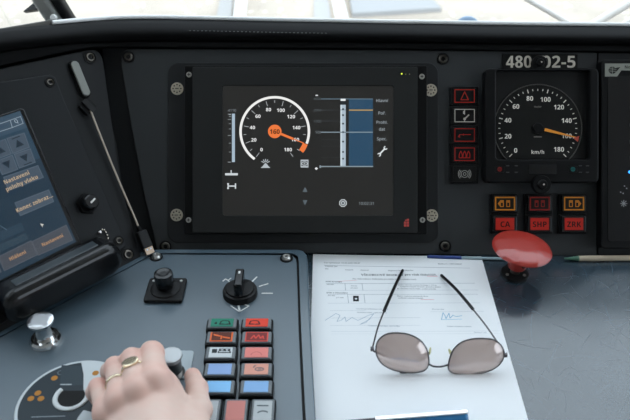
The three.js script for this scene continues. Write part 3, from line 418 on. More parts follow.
// ---------------------------------------------------------------- the angled side panel with the touch display
{
  const g = thing('angled_console', 'angled black side panel facing the driver, joined beside the instrument panel', 'panel', POD, 60, 200);
  part(g, 'face_plate', ext(polyPx(g, [[-150, 122], [-60, 84], [0, 69], [84, 50.5], [93, 49.6], [99, 52], [102.5, 58], [104, 66], [113, 130], [122, 190], [138, 247], [139, 258], [0, 339], [-150, 440]]), 0.02, 0.001, -0.02), M.pod);
  for (const [x, y] of [[90, 57.5], [128, 254.5]]) socketScrew(g, x, y, 0.0066);
  const d = thing('touch_display', 'tilted touch display with blue menu screen on the angled side panel', 'display', POD, 20, 180, { face: 0.006 });
  part(d, 'mounting_plate', ext(polyPx(d, [[-140, 125], [-60, 92], [0, 81.5], [51, 73.8], [56, 76.5], [65, 100], [96, 170], [104.5, 190], [127, 244], [126, 247], [60, 290], [0, 325], [-140, 420]]), 0.004, 0.0012, 0), M.podPlate);
  for (const [x, y] of [[50.3, 82], [119.3, 240.5]]) socketScrewOn(d, x, y);
  function socketScrewOn(gr, x, y) { const s = socketScrew(gr, x, y, 0.0048); s.position.z = 0.004; }
  const fr = poly([[-110, 151], [20.5, 108.2], [24, 109.2], [82, 244], [60, 262], [0, 290], [-110, 345]].map(([x, y]) => L(d, x, y)));
  part(d, 'screen_surround', ext(fr, 0.003, 0.001, 0.0035), M.gloss);
  const sp = [[-100, 150.5], [19.8, 111], [76, 242], [-100, 331]].map(([x, y]) => L(d, x, y));
  const x0 = Math.min(...sp.map((p) => p.x)), x1 = Math.max(...sp.map((p) => p.x)), y0 = Math.min(...sp.map((p) => p.y)), y1 = Math.max(...sp.map((p) => p.y));
  const K = 1500 / (x1 - x0), tex = canvas(1500, Math.round((y1 - y0) * K), (x, w, h) => {
    const P = (a, b) => { const p = L(d, a, b); return [(p.x - x0) * K, (y1 - p.y) * K]; };
    const quad = (pts, fill, line) => { x.beginPath(); pts.forEach((p, i) => x[i ? 'lineTo' : 'moveTo'](...P(...p))); x.closePath(); if (fill) { x.fillStyle = fill; x.fill(); } if (line) { x.strokeStyle = line; x.lineWidth = 0.0009 * K; x.stroke(); } };
    x.fillStyle = '#1e3648'; x.fillRect(0, 0, w, h);
    const T = (t, a, b, mm, col = '#d2b898') => { x.fillStyle = col; x.font = `bold ${mm * 0.001 * K}px sans-serif`; x.textAlign = 'center'; x.textBaseline = 'middle'; x.fillText(t, ...P(a, b)); };
    quad([[-100, 150.5], [19.8, 111], [27, 128], [-100, 170]], '#3c5468');
    quad([[-100, 170], [27, 128], [40, 158], [-100, 210]], '#2c475b');
    quad([[10, 120.5], [20.3, 116.8], [22.8, 123.6], [12, 127.8]], null, '#9aa9b6'); quad([[-6, 126], [10, 120.5], [12, 127.8], [-4, 133]], null, '#9aa9b6'); T('Q', 15.8, 121.4, 6, '#a9b6c2'); T('◑', 4, 125.8, 6, '#a9b6c2');
    const B = '#4a5a6a', E = '#5d6c7b';
    quad([[6.7, 138.7], [24, 133.3], [29, 147.5], [12.5, 153.7]], B, E); quad([[-14, 146], [5, 139.5], [11, 154], [-8, 161]], B, E); quad([[14, 154.4], [30, 149], [35, 162.5], [19, 168.3]], B, E); quad([[-4, 161.5], [12, 155.5], [17.5, 169.5], [2, 175]], B, E);
    const tri = (a, b, s, bar) => { const [X, Y] = P(a, b), r = 0.0048 * K; x.fillStyle = x.strokeStyle = '#1c2f3e'; x.beginPath(); x.moveTo(X - r, Y + s * r * 0.7); x.lineTo(X + r, Y + s * r * 0.7); x.lineTo(X, Y - s * r); x.fill(); if (bar) { x.lineWidth = 0.0012 * K; x.beginPath(); x.moveTo(X - r, Y - s * r * 1.5); x.lineTo(X + r, Y - s * r * 1.5); x.stroke(); } };
    tri(18.5, 143.8, 1, 1); tri(24.5, 158, -1, 1); tri(0, 150.5, 1, 0); tri(6.8, 164.5, -1, 0);
    quad([[3.3, 177.5], [37.5, 165.8], [43, 177.5], [8.3, 190.8]], B, E); quad([[14.7, 203], [48.3, 190], [53.3, 201.7], [20, 215.8]], B, E);
    const G = '#4b515b'; quad([[31.7, 241.7], [65.8, 225.3], [72.5, 240], [38, 255.3]], G, '#585f6a'); quad([[-2, 257], [30.8, 240.8], [36.7, 255], [4, 270.8]], G, '#585f6a'); quad([[-40, 274], [-5, 258.5], [1, 272], [-34, 289]], G, '#585f6a');
    quad([[-30, 244], [21, 222.5], [24.5, 230.5], [-26, 253]], '#2b4355'); quad([[-26, 256], [25.5, 233], [28, 239], [-23, 263]], '#2e4555'); quad([[-30, 212], [9, 196], [13, 206], [-26, 222]], '#22394b');
    T('Nastavení', 16.4, 177.8, 6.2); T('polohy vlaku', 21.7, 183.2, 6.2); T('Konec zobraz...', 34.3, 203, 6.2); T('Nastavení', 52.2, 240.2, 5.4, '#c79b74'); T('Hlášení', 17.3, 255.6, 5.4, '#c79b74');
    { const [X, Y] = P(39.6, 223.5), r = 0.006 * K; x.fillStyle = '#e0dcd2'; x.beginPath(); x.moveTo(X, Y); x.lineTo(X + r * 0.6, Y + r * 0.5); x.lineTo(X + r * 0.2, Y + r * 0.6); x.lineTo(X + 0.1 * r, Y + r); x.fill(); }
    x.strokeStyle = '#6e8494'; x.lineWidth = 0.0006 * K; x.beginPath(); x.moveTo(...P(-3, 224)); x.lineTo(...P(6.5, 230)); x.stroke();
  });
  const sg = uvBox(ext(poly(sp), 0.0012, 0, 0.006), x0, y0, x1 - x0, y1 - y0);
  part(d, 'screen', sg, new THREE.MeshStandardMaterial({ color: 0x050608, roughness: 0.25, emissive: 0xffffff, emissiveMap: tex, emissiveIntensity: 0.29 }), 'blue menu screen with grey touch buttons');
  // selector knob
  const k = thing('selector_knob', 'small black selector knob with white line on the touch display plate', 'knob', POD, 87, 204, { h: 0.004 });
  part(k, 'hex_nut', new THREE.CylinderGeometry(0.0125, 0.0130, 0.006, 6).rotateX(Math.PI / 2).translate(0, 0, 0.003), M.black);
  part(k, 'knob_body', lathe([[0.0001, 0.018], [0.007, 0.018], [0.0085, 0.0165], [0.0095, 0.008], [0.0105, 0.0055]], 32), M.gloss);
  part(k, 'pointer_line', box(0.0075, 0.0022, 0.0008, 0.001, 0, 0.0183, 0.0003).rotateZ(0.35), std(0.75, 0.74, 0.70, 0.4), 'white pointer line');
  // oval lamp
  const la = thing('oval_lamp', 'long oval grey lamp on the side panel above the cable', 'lamp', POD, 79, 80);
  const a0 = L(la, 73.5, 66.5), a1 = L(la, 84.3, 93), len = a0.distanceTo(a1), tilt = Math.atan2(a0.y - a1.y, a0.x - a1.x) - Math.PI / 2;
  part(la, 'bezel', ext(rr(0.0135, len + 0.0135, 0.0067), 0.005, 0.0015, 0).rotateZ(tilt), M.black);
  part(la, 'diffuser', ext(rr(0.0100, len + 0.0100, 0.005), 0.0035, 0.001, 0.0035).rotateZ(tilt), std(0.22, 0.225, 0.205, 0.5), 'grey oval lens');
  // cable, clip and plug
  const cl = thing('cable_clip', 'black square cable clip under the oval lamp', 'clip', POD, 86.5, 107.5);
  part(cl, 'clip_base', slab(0.017, 0.015, 0.006, 0.0015, 0.0006).rotateZ(0.35), M.black);
  part(cl, 'clip_strap', slab(0.007, 0.017, 0.004, 0.001, 0.0006, 0, 0, 0.0055).rotateZ(0.35), M.rubber);
  const cb = thing('usb_cable', 'thin tan cable ending in a black plug with metal tip', 'cable', POD, 91, 111);
  const q = (x, y, h) => inv(cb, POD.hit(x, y, h));
  part(cb, 'cord', tube([q(89, 104, 0.008), q(91.2, 111.5, 0.008), q(107, 152, 0.006), q(124, 193, 0.006), q(134.5, 217, 0.007), q(138.5, 227, 0.008)], 0.00125, 60, 8), std(0.50, 0.42, 0.34, 0.6), 'tan cord');
  const dirv = q(148.5, 251.5, 0.008).sub(q(138.5, 227, 0.008)).normalize(), orient = (geo, p) => { const m = new THREE.Matrix4(), zax = V3(0, 0, 1), xax = dirv.clone().cross(zax).normalize(); m.makeBasis(xax, dirv, xax.clone().cross(dirv)); return geo.applyMatrix4(m).translate(p.x, p.y, p.z); };
  part(cb, 'strain_relief', orient(new THREE.CylinderGeometry(0.0042, 0.002, 0.010, 16), q(139.5, 229.8, 0.008)), M.black);
  part(cb, 'plug_body', orient(box(0.0135, 0.022, 0.009, 0, 0, 0, 0.002), q(143.8, 239.3, 0.008)), M.rubber);
  const pm = part(cb, 'metal_tip', orient(box(0.0112, 0.013, 0.0046, 0, 0, 0, 0.0004), q(148.2, 249.0, 0.008)), std(0.42, 0.32, 0.24, 0.35, { metalness: 0.8 }), 'copper coloured metal plug tip');
  const pw = q(148.2, 249.3, 0.008); for (const s of [-1, 1]) part(pm, 'latch_window', orient(box(0.0019, 0.0019, 0.0006, s * 0.0024, 0, 0.0024, 0.0002), pw), std(0.55, 0.72, 0.85, 0.3));
  // ball chain
  const ch = thing('ball_chain', 'short silver ball chain hanging from a stud on the touch display plate', 'chain', POD, 100, 232, { h: 0.004 });
  const cq = (x, y) => inv(ch, POD.hit(x, y, 0.006));
  part(ch, 'stud', new THREE.SphereGeometry(0.0026, 18, 12).translate(...cq(100, 232.3).toArray()), M.chrome);
  for (const [x, y] of [[102.3, 229.6], [104.3, 230.0], [106, 232.2], [107.3, 235.2], [108.2, 238.3], [108.8, 241.8]]) part(ch, 'bead', new THREE.SphereGeometry(0.0012, 12, 8).translate(...cq(x, y).toArray()), std(0.75, 0.7, 0.6, 0.25, { metalness: 0.8 }));
  // hand rest bar
  const hb = thing('hand_rest', 'thick glossy black rounded hand rest bar under the touch display', 'hand rest', POD, 55, 279);
  const e0 = L(hb, 2, 309), e1 = L(hb, 103, 258), hl = e0.distanceTo(e1), ha = Math.atan2(e1.y - e0.y, e1.x - e0.x);
  const hs = rr(hl + 0.018, 0.040, 0.0185);
  part(hb, 'bar', ext(hs, 0.040, 0.011, -0.020, 6).rotateX(0.55).translate(0, 0, 0.018).rotateZ(ha), M.gloss);
  const inset = part(hb, 'top_inlay', box(hl * 0.80, 0.003, 0.013, 0, 0.0195, 0.0, 0.0012).rotateX(0.55).translate(0, 0, 0.018).rotateZ(ha), dull(0.045, 0.055, 0.063, 0.2, 1));
}

// ---------------------------------------------------------------- the raised control console
{
  const g = thing('control_console', 'blue-grey raised control console plate with rounded corner beside the paper', 'console', DESKP, 200, 320);
  const dz = CON - DESK;
  const LC = (x, y) => { const p = inv(g, CONP.hit(x, y)); return V2(p.x, p.y); };
  const outer = [[-150, 415], [0, 333.6], [152, 251.6], [158, 250.8], [298, 251.0], [303.5, 252.6], [307, 256.6], [307.8, 262], [309.4, 300], [312.4, 360], [317, 440], [320.5, 500], [-150, 500]].map(([x, y]) => LC(x, y));
  const inner = [[-140, 414], [3, 336.0], [152.8, 255], [158, 254], [292, 254.2], [297, 255.6], [300, 259], [300.8, 264], [303.4, 330], [306.6, 390], [312.6, 496], [-140, 496]].map(([x, y]) => LC(x, y));
  const rs = poly(outer); rs.holes.push(new THREE.Path(inner));
  part(g, 'rim', ext(rs, dz + 0.0034, 0.0024, 0, 5), M.rim);
  part(g, 'groove', ext(poly(inner), dz - 0.001, 0, 0), M.black);
  part(g, 'plate', ext(poly([[-136, 415], [4.2, 336.9], [153, 255.8], [158, 255.6], [289, 256.4], [293.2, 257.4], [296, 260.4], [296.9, 264.6], [298.9, 330], [301.4, 390], [306.4, 494], [-136, 494]].map(([x, y]) => LC(x, y))), 0.0034, 0.0008, dz - 0.0012), M.console);
  for (const [x, y] of [[156.8, 259], [286.5, 260.2]]) { const p = LC(x, y); const s = part(g, 'screw', lathe([[0.0078, 0], [0.0076, 0.0012], [0.006, 0.0016]], 30, dz + 0.0024).translate(p.x, p.y, 0), M.black); part(s, 'screw_head', lathe([[0.0016, 0.003], [0.0022, 0.0046], [0.0042, 0.0044], [0.0056, 0.0028], [0.0058, 0.0008]], 24, dz + 0.0024).translate(p.x, p.y, 0), M.steel); part(s, 'hex_socket', new THREE.CylinderGeometry(0.002, 0.002, 0.002, 6).rotateX(Math.PI / 2).translate(p.x, p.y, dz + 0.005), M.black); }
}
const TOP = 0.0022;                                                    // console plate stands this proud of CON
const mpx = (x, y) => C.distanceTo(CONP.hit(x, y)) / ray(x, y).length() / FPX;   // metres per pixel at a point of the console
{
  const s = mpx(166, 292);
  const j = thing('direction_joystick', 'short black knob switch on a square black base', 'switch', CONP, 166, 292, { h: TOP });
  part(j, 'base_plate', slab(38 * s, 0.040, 0.005, 0.003, 0.0015), M.rubber);
  part(j, 'collar', lathe([[0.0001, 0.009], [0.010, 0.009], [0.0165, 0.0062], [0.0172, 0.0045]], 40), M.rubber);
  part(j, 'knob', lathe([[0.0001, 0.0268], [0.004, 0.0272], [0.0075, 0.0288], [0.0102, 0.0275], [0.0108, 0.025], [0.0103, 0.0145], [0.0092, 0.0085]], 40), M.gloss);
  part(j, 'base_screw', mergeGeometries([-1, 1].map((k) => lathe([[0.0001, 0.0012], [0.0016, 0.001], [0.0018, 0]], 14, 0.0048).translate(k * 0.0158, 0.0135, 0))), M.steel);
  const r = thing('rotary_switch', 'black rotary switch with upright grip and white dial marks', 'switch', CONP, 240.3, 294, { h: TOP });
  const s2 = mpx(240, 294), R = 17.2 * s2;
  part(r, 'skirt', lathe([[0.0001, 0.0105], [R * 0.72, 0.0105], [R * 0.8, 0.0098], [R * 0.83, 0.0078], [R * 0.95, 0.0072], [R, 0.005], [R, 0.0]], 56), M.rubber);
  part(r, 'grip', box(0.0100, 0.030, 0.018, 0, -0.001, 0.0175, 0.0022), M.gloss);
  part(r, 'pointer_dot', box(0.0022, 0.004, 0.0006, 0, 0.006, 0.0267, 0.0002), M.white);
  const mk = (name, pts, w) => { const seg = []; for (let i = 1; i < pts.length; i++) { const a = L(r, ...pts[i - 1], TOP), b = L(r, ...pts[i], TOP), l = a.distanceTo(b), t = Math.atan2(b.y - a.y, b.x - a.x); seg.push(new THREE.BoxGeometry(l + w * 0.5, w, 0.0003).rotateZ(t).translate((a.x + b.x) / 2, (a.y + b.y) / 2, 0.00015)); } part(r, name, mergeGeometries(seg), M.white, 'white printed mark'); };
  mk('dial_mark', [[252.3, 281.5], [256.8, 277]], 0.0017); mk('dial_mark', [[259.3, 286.5], [263, 285.2]], 0.0015); mk('dial_mark', [[264, 285], [268, 283.8]], 0.0015); mk('dial_mark', [[262, 293.4], [272.5, 293.4]], 0.0016);
  mk('dial_mark', [[231, 306], [239.5, 311.8], [249, 306], [245, 304.8]], 0.0013); mk('dial_mark', [[238.3, 304.5], [239.8, 311.6]], 0.0022); mk('dial_mark', [[223, 281.2], [225.5, 279], [228, 280.5], [229.8, 282.2]], 0.0014); mk('dial_mark', [[228, 280.5], [231, 278.2]], 0.0012);
  // silver mushroom push knob
  const k = thing('mushroom_knob', 'polished silver mushroom knob with waisted stem standing alone on the console', 'knob', CONP, 46, 340.5, { h: TOP });
  part(k, 'collar', lathe([[0.0105, 0.006], [0.0140, 0.006], [0.0160, 0.004], [0.0168, 0.001], [0.0168, 0]], 48), M.chrome);
  part(k, 'stem', lathe([[0.0128, 0.0255], [0.0085, 0.0232], [0.0078, 0.016], [0.0085, 0.008], [0.0112, 0.005]], 48), M.chrome);
  part(k, 'cap', lathe([[0.0001, 0.0290], [0.008, 0.0296], [0.0118, 0.0294], [0.0132, 0.0284], [0.0134, 0.0266], [0.0128, 0.0256], [0.0005, 0.0250]], 56), std(0.55, 0.56, 0.57, 0.28, { metalness: 1 }));
}

// ---------------------------------------------------------------- traction dial under the hand
{
  const g = thing('traction_dial', 'round dark dial plate with white edge and orange symbols beside the hand', 'dial', CONP, 75, 404, { h: TOP });
  const R = 57 * mpx(75, 404);
  const K = 1000 / (2 * R * 1.02), tex = canvas(1000, 1000, (x) => {
    const P = (a, b) => { const p = L(g, a, b, TOP); return [500 + p.x * K, 500 - p.y * K]; };
    x.fillStyle = '#c4cbcf'; x.fillRect(0, 0, 1000, 1000); x.fillStyle = '#2b353b'; x.beginPath(); x.arc(500, 500, R * K * 0.94, 0, 7); x.fill();
    x.fillStyle = '#c9d0d3'; x.beginPath(); for (const [i, p] of [[82, 366], [84, 376], [84, 392], [96, 396], [124, 392], [130, 380], [120, 368], [98, 360], [82, 362]].entries()) x[i ? 'lineTo' : 'moveTo'](...P(...p)); x.fill();
    x.fillStyle = '#b57a2e'; for (const [a, b] of [[55, 380], [38.5, 395], [31.5, 400.5], [41.5, 400.5], [96, 375]]) { x.beginPath(); x.arc(...P(a, b), 0.0032 * K, 0, 7); x.fill(); }
    x.strokeStyle = '#6b777d'; x.lineWidth = 0.0008 * K; for (const [a, b] of [[61, 374.5], [65, 380]]) { x.beginPath(); x.arc(...P(a, b), 0.0026 * K, 0, 7); x.stroke(); }
    x.fillStyle = '#333f46'; x.beginPath(); [[62, 367], [81.5, 368], [84, 387], [60.5, 388]].forEach((p, i) => x[i ? 'lineTo' : 'moveTo'](...P(...p))); x.fill();
    x.fillStyle = '#b9c0c3'; x.fillRect(...P(61, 386), 0.011 * K, 0.0012 * K);
    x.fillStyle = '#c4cbcf'; x.beginPath(); [[78, 420], [84, 412], [92, 414], [96, 430], [76, 430]].forEach((p, i) => x[i ? 'lineTo' : 'moveTo'](...P(...p))); x.fill();
    x.strokeStyle = '#8b969b'; x.lineWidth = 0.001 * K; x.beginPath(); x.moveTo(...P(32, 419)); x.lineTo(...P(66, 418)); x.stroke();
  });
  const disc = lathe([[0.00001, 0.0028], [R * 0.985, 0.0028], [R, 0.002], [R, 0]], 96);
  part(g, 'disc', uvBox(disc, -R * 1.02, -R * 1.02, R * 2.04, R * 2.04), faceMat(tex), 'dark printed disc with white border');
  const rp = L(g, 72, 399, TOP), r = 15.6 * mpx(72, 399);
  part(g, 'slot_ring', new THREE.TorusGeometry(r, 0.0024, 10, 48, Math.PI * 1.42).rotateZ(-Math.PI * 1.21).scale(1, 1, 0.6).translate(rp.x, rp.y, 0.0032), std(0.66, 0.70, 0.71, 0.4), 'white ring around the slot');
  const sh = new THREE.Shape(); sh.absarc(0, 0, r * 0.86, Math.PI * 0.80, Math.PI * 2.20); part(g, 'slot', ext(sh, 0.0006, 0, 0.0026).translate(rp.x, rp.y, 0), M.black, 'black slot opening');
  // silver lever knob held by the hand, on its grey plate
  const p = thing('lever_plate', 'small rounded grey plate under the silver lever knob', 'plate', CONP, 177, 365, { h: TOP });
  part(p, 'plate_body', slab(30 * mpx(177, 365), 0.038, 0.0016, 0.004, 0.0005), std(0.36, 0.42, 0.45, 0.4));
  const k = thing('traction_lever', 'silver topped lever knob held between index finger and thumb', 'knob', CONP, 170.5, 354, { h: TOP + 0.0016, face: TOP + 0.0276 });
  part(k, 'stem', lathe([[0.0105, 0.021], [0.0095, 0.019], [0.009, 0.004], [0.0115, 0.001], [0.0115, 0]], 40), M.darkMetal);
  part(k, 'cap', lathe([[0.0001, 0.0262], [0.0085, 0.0260], [0.0108, 0.0248], [0.0113, 0.0225], [0.0108, 0.0205], [0.0001, 0.0200]], 48), std(0.46, 0.48, 0.49, 0.45, { metalness: 0.4 }));
}

// ---------------------------------------------------------------- button block on the console
{
  const rows = [[317.4, 328.8], [330.6, 344.0], [345.8, 360.0], [362.0, 377.2], [379.2, 395.0]];
  const lx = (y) => 206.8 - (y - 317) * 0.072, mid0 = (y) => 238.4 - (y - 317) * 0.036, mid1 = (y) => 241.2 - (y - 317) * 0.036, rx = (y) => 272.8 + (y - 317) * 0.012;
  const D = '#20272b';
  const car = (x, w, h, c) => { x.strokeStyle = x.fillStyle = c; x.lineWidth = 14; x.beginPath(); x.moveTo(90, 112); x.lineTo(98, 64); x.quadraticCurveTo(104, 44, 130, 44); x.lineTo(156, 44); x.quadraticCurveTo(176, 46, 182, 66); x.lineTo(194, 112); x.closePath(); x.stroke(); x.fillRect(100, 98, 30, 16); x.fillRect(158, 98, 30, 16); };
  const faces = [
    [['#1f7a63', 'green push button with a dark locomotive symbol', (x, w, h) => { car(x, w, h, '#0d1f1b'); x.fillRect(36, 80, 26, 26); x.fillRect(44, 68, 14, 40); }], ['#e0402a', 'bright red push button with a dark locomotive symbol', (x, w, h) => { x.save(); x.translate(-52, 0); car(x, w, h, '#4a120b'); x.restore(); x.beginPath(); x.arc(186, 96, 16, 0, 7); x.fill(); }]],
    [['#5b2412', 'dark orange push button with a bright orange slash symbol', (x, w, h) => { x.fillStyle = '#e0642a'; x.fillRect(0, 0, 16, h); x.fillRect(w - 16, 0, 16, h); x.fillRect(0, h - 14, w, 14); x.beginPath(); x.moveTo(30, 30); x.lineTo(110, 62); x.lineTo(100, 78); x.lineTo(34, 58); x.fill(); x.beginPath(); x.moveTo(120, 70); x.lineTo(200, 90); x.lineTo(196, 112); x.lineTo(122, 92); x.fill(); x.fillRect(104, 60, 14, 60); }], ['#7c2a28', 'dark red push button with a brighter flame symbol', (x, w, h) => { x.strokeStyle = x.fillStyle = '#d9473b'; x.lineWidth = 14; x.strokeRect(5, 5, w - 10, h - 10); x.beginPath(); x.moveTo(56, 112); x.lineTo(84, 58); x.lineTo(104, 104); x.lineTo(130, 50); x.lineTo(150, 104); x.lineTo(172, 66); x.lineTo(182, 112); x.stroke(); }]],
    [['#c9ced0', 'white push button with dark machine symbol', (x, w, h) => { x.fillStyle = D; x.fillRect(26, 28, 50, 60); x.clearRect; x.fillRect(92, 22, 112, 40); x.fillRect(84, 74, 130, 16); x.fillStyle = '#c9ced0'; x.fillRect(112, 34, 24, 16); x.fillRect(160, 34, 24, 16); x.fillStyle = D; x.fillRect(84, 60, 14, 20); x.fillRect(196, 60, 14, 20); }], ['#e0827a', 'pale red push button with a faint arc symbol', (x, w, h) => { x.strokeStyle = '#c46a62'; x.lineWidth = 8; x.beginPath(); x.arc(w / 2, h * 0.8, 50, Math.PI, 0); x.stroke(); }]],
    [['#8ba8d6', 'plain mid-blue push button above the lighter blue one', null], ['#d99a88', 'peach push button with a small grey fan symbol', (x, w, h) => { x.strokeStyle = '#6e6468'; x.lineWidth = 12; x.beginPath(); x.moveTo(84, 60); x.lineTo(92, 34); x.lineTo(106, 32); x.stroke(); x.beginPath(); x.ellipse(140, 80, 38, 22, 0, 0, 7); x.stroke(); x.fillStyle = '#6e6468'; x.fillRect(124, 72, 36, 14); }]],
    [['#86c0ee', 'plain light blue push button beside the thumb', null], ['#86b0dd', 'plain blue push button under the peach one', null]],
  ];
  const make = (x0, x1, y0, y1, col, lab, fn, tall) => {
    const cx = (x0 + x1) / 2, cy = (y0 + y1) / 2, g = thing('console_button', lab, 'push button', CONP, cx, cy, { h: TOP, face: TOP + 0.0085, group: 'push buttons in the console block' });
    const a = L(g, x0, cy), b = L(g, x1, cy), t = L(g, cx, y0), u = L(g, cx, y1), w = b.x - a.x, h = t.y - u.y;
    part(g, 'housing', slab(w, h, 0.006, 0.0016, 0.0008), M.black);
    const cap = part(g, 'cap', slab(w * 0.90, h * 0.84, 0.0036, 0.0014, 0.0009, 0, 0, 0.0055), std(0.12, 0.135, 0.145, 0.35));
    const fw = w * (tall ? 0.72 : 0.70), fh = h * 0.70;
    part(cap, 'legend', legend(g, fw, fh, 0.0084), faceMat(faceTex((x, ww, hh) => { x.fillStyle = col; x.fillRect(0, 0, ww, hh); if (fn) fn(x, ww, hh); })));
  };
  rows.forEach(([y0, y1], i) => { const yc = (y0 + y1) / 2; make(lx(yc), mid0(yc), y0, y1, ...faces[i][0]); make(mid1(yc), rx(yc), y0, y1, ...faces[i][1]); });
  const sq = [[195.5, 221, '#b9bfc2', 'white square push button beside the hand at the block edge', null], [222.6, 248.4, '#c98078', 'salmon square push button in the lowest row of the block', null], [250, 275.4, '#b4b9bb', 'white square push button with dark marks in the lowest row', (x, w, h) => { x.strokeStyle = '#4b5458'; x.lineWidth = 10; x.beginPath(); x.moveTo(40, 40); x.lineTo(180, 40); x.moveTo(50, 96); x.quadraticCurveTo(110, 70, 176, 92); x.stroke(); }]];
  for (const [x0, x1, c, lab, fn] of sq) make(x0, x1, 397, 425, c, lab, fn, true);
}

// ---------------------------------------------------------------- red emergency mushroom button
{
  const g = thing('emergency_button', 'large glossy red mushroom emergency button standing on the desk', 'emergency button', DESKP, 514.5, 274.5);
  part(g, 'base_flange', lathe([[0.0001, 0.004], [0.014, 0.004], [0.016, 0.0035], [0.0165, 0.002], [0.0165, 0]], 40), M.rubber);
  for (const a of [-0.6, 1.5, 3.6]) part(g, 'flange_screw', lathe([[0.0001, 0.0016], [0.0018, 0.0012], [0.002, 0]], 14, 0.004).translate(Math.cos(a) * 0.0118, Math.sin(a) * 0.0118, 0), M.steel);
  const lean = (geo) => geo.rotateY(0.075).translate(0, 0, 0.004);
  const redTex = canvas(1024, 512, (x, w, h) => {
    x.fillStyle = '#f4f4f4'; x.fillRect(0, 0, w, h);
    for (let i = 0; i < 900; i++) { x.fillStyle = rnd() < 0.5 ? `rgba(255,255,255,${rnd() * 0.5})` : `rgba(150,90,80,${rnd() * 0.35})`; x.fillRect(rnd() * w, rnd() * h, 1 + rnd() * 4, 1 + rnd() * 3); }
    for (let i = 0; i < 26; i++) { const X = rnd() * w, Y = rnd() * h * 0.7; x.strokeStyle = `rgba(255,225,215,${0.4 + rnd() * 0.5})`; x.lineWidth = 1 + rnd() * 2; x.beginPath(); x.moveTo(X, Y); x.lineTo(X + 60 * (rnd() - 0.5), Y + 90 * (rnd() - 0.3)); x.stroke(); }
  });
  const red = phy(0.42, 0.036, 0.026, 0.30, { map: redTex, clearcoat: 0.6, clearcoatRoughness: 0.12 });
  part(g, 'shaft', lean(lathe([[0.0001, 0.012], [0.0055, 0.012], [0.006, 0]], 28)), M.darkMetal);
  const stem = part(g, 'stem', lean(lathe([[0.0001, 0.034], [0.0115, 0.034], [0.0113, 0.010], [0.0100, 0.0075], [0.0001, 0.0075]], 40)), red);
  part(stem, 'set_hole', lean(new THREE.CylinderGeometry(0.0021, 0.0021, 0.002, 14).translate(0.0035, -0.0108, 0).rotateX(0).translate(0, 0, 0.017)), M.black);
  part(g, 'cap', lean(lathe([[0.0001, 0.0424], [0.010, 0.0421], [0.020, 0.0412], [0.028, 0.0396], [0.0328, 0.0381], [0.0344, 0.0370], [0.0350, 0.0355], [0.0344, 0.0338], [0.033, 0.0332], [0.012, 0.0330], [0.0001, 0.0330]], 72)), red);
}

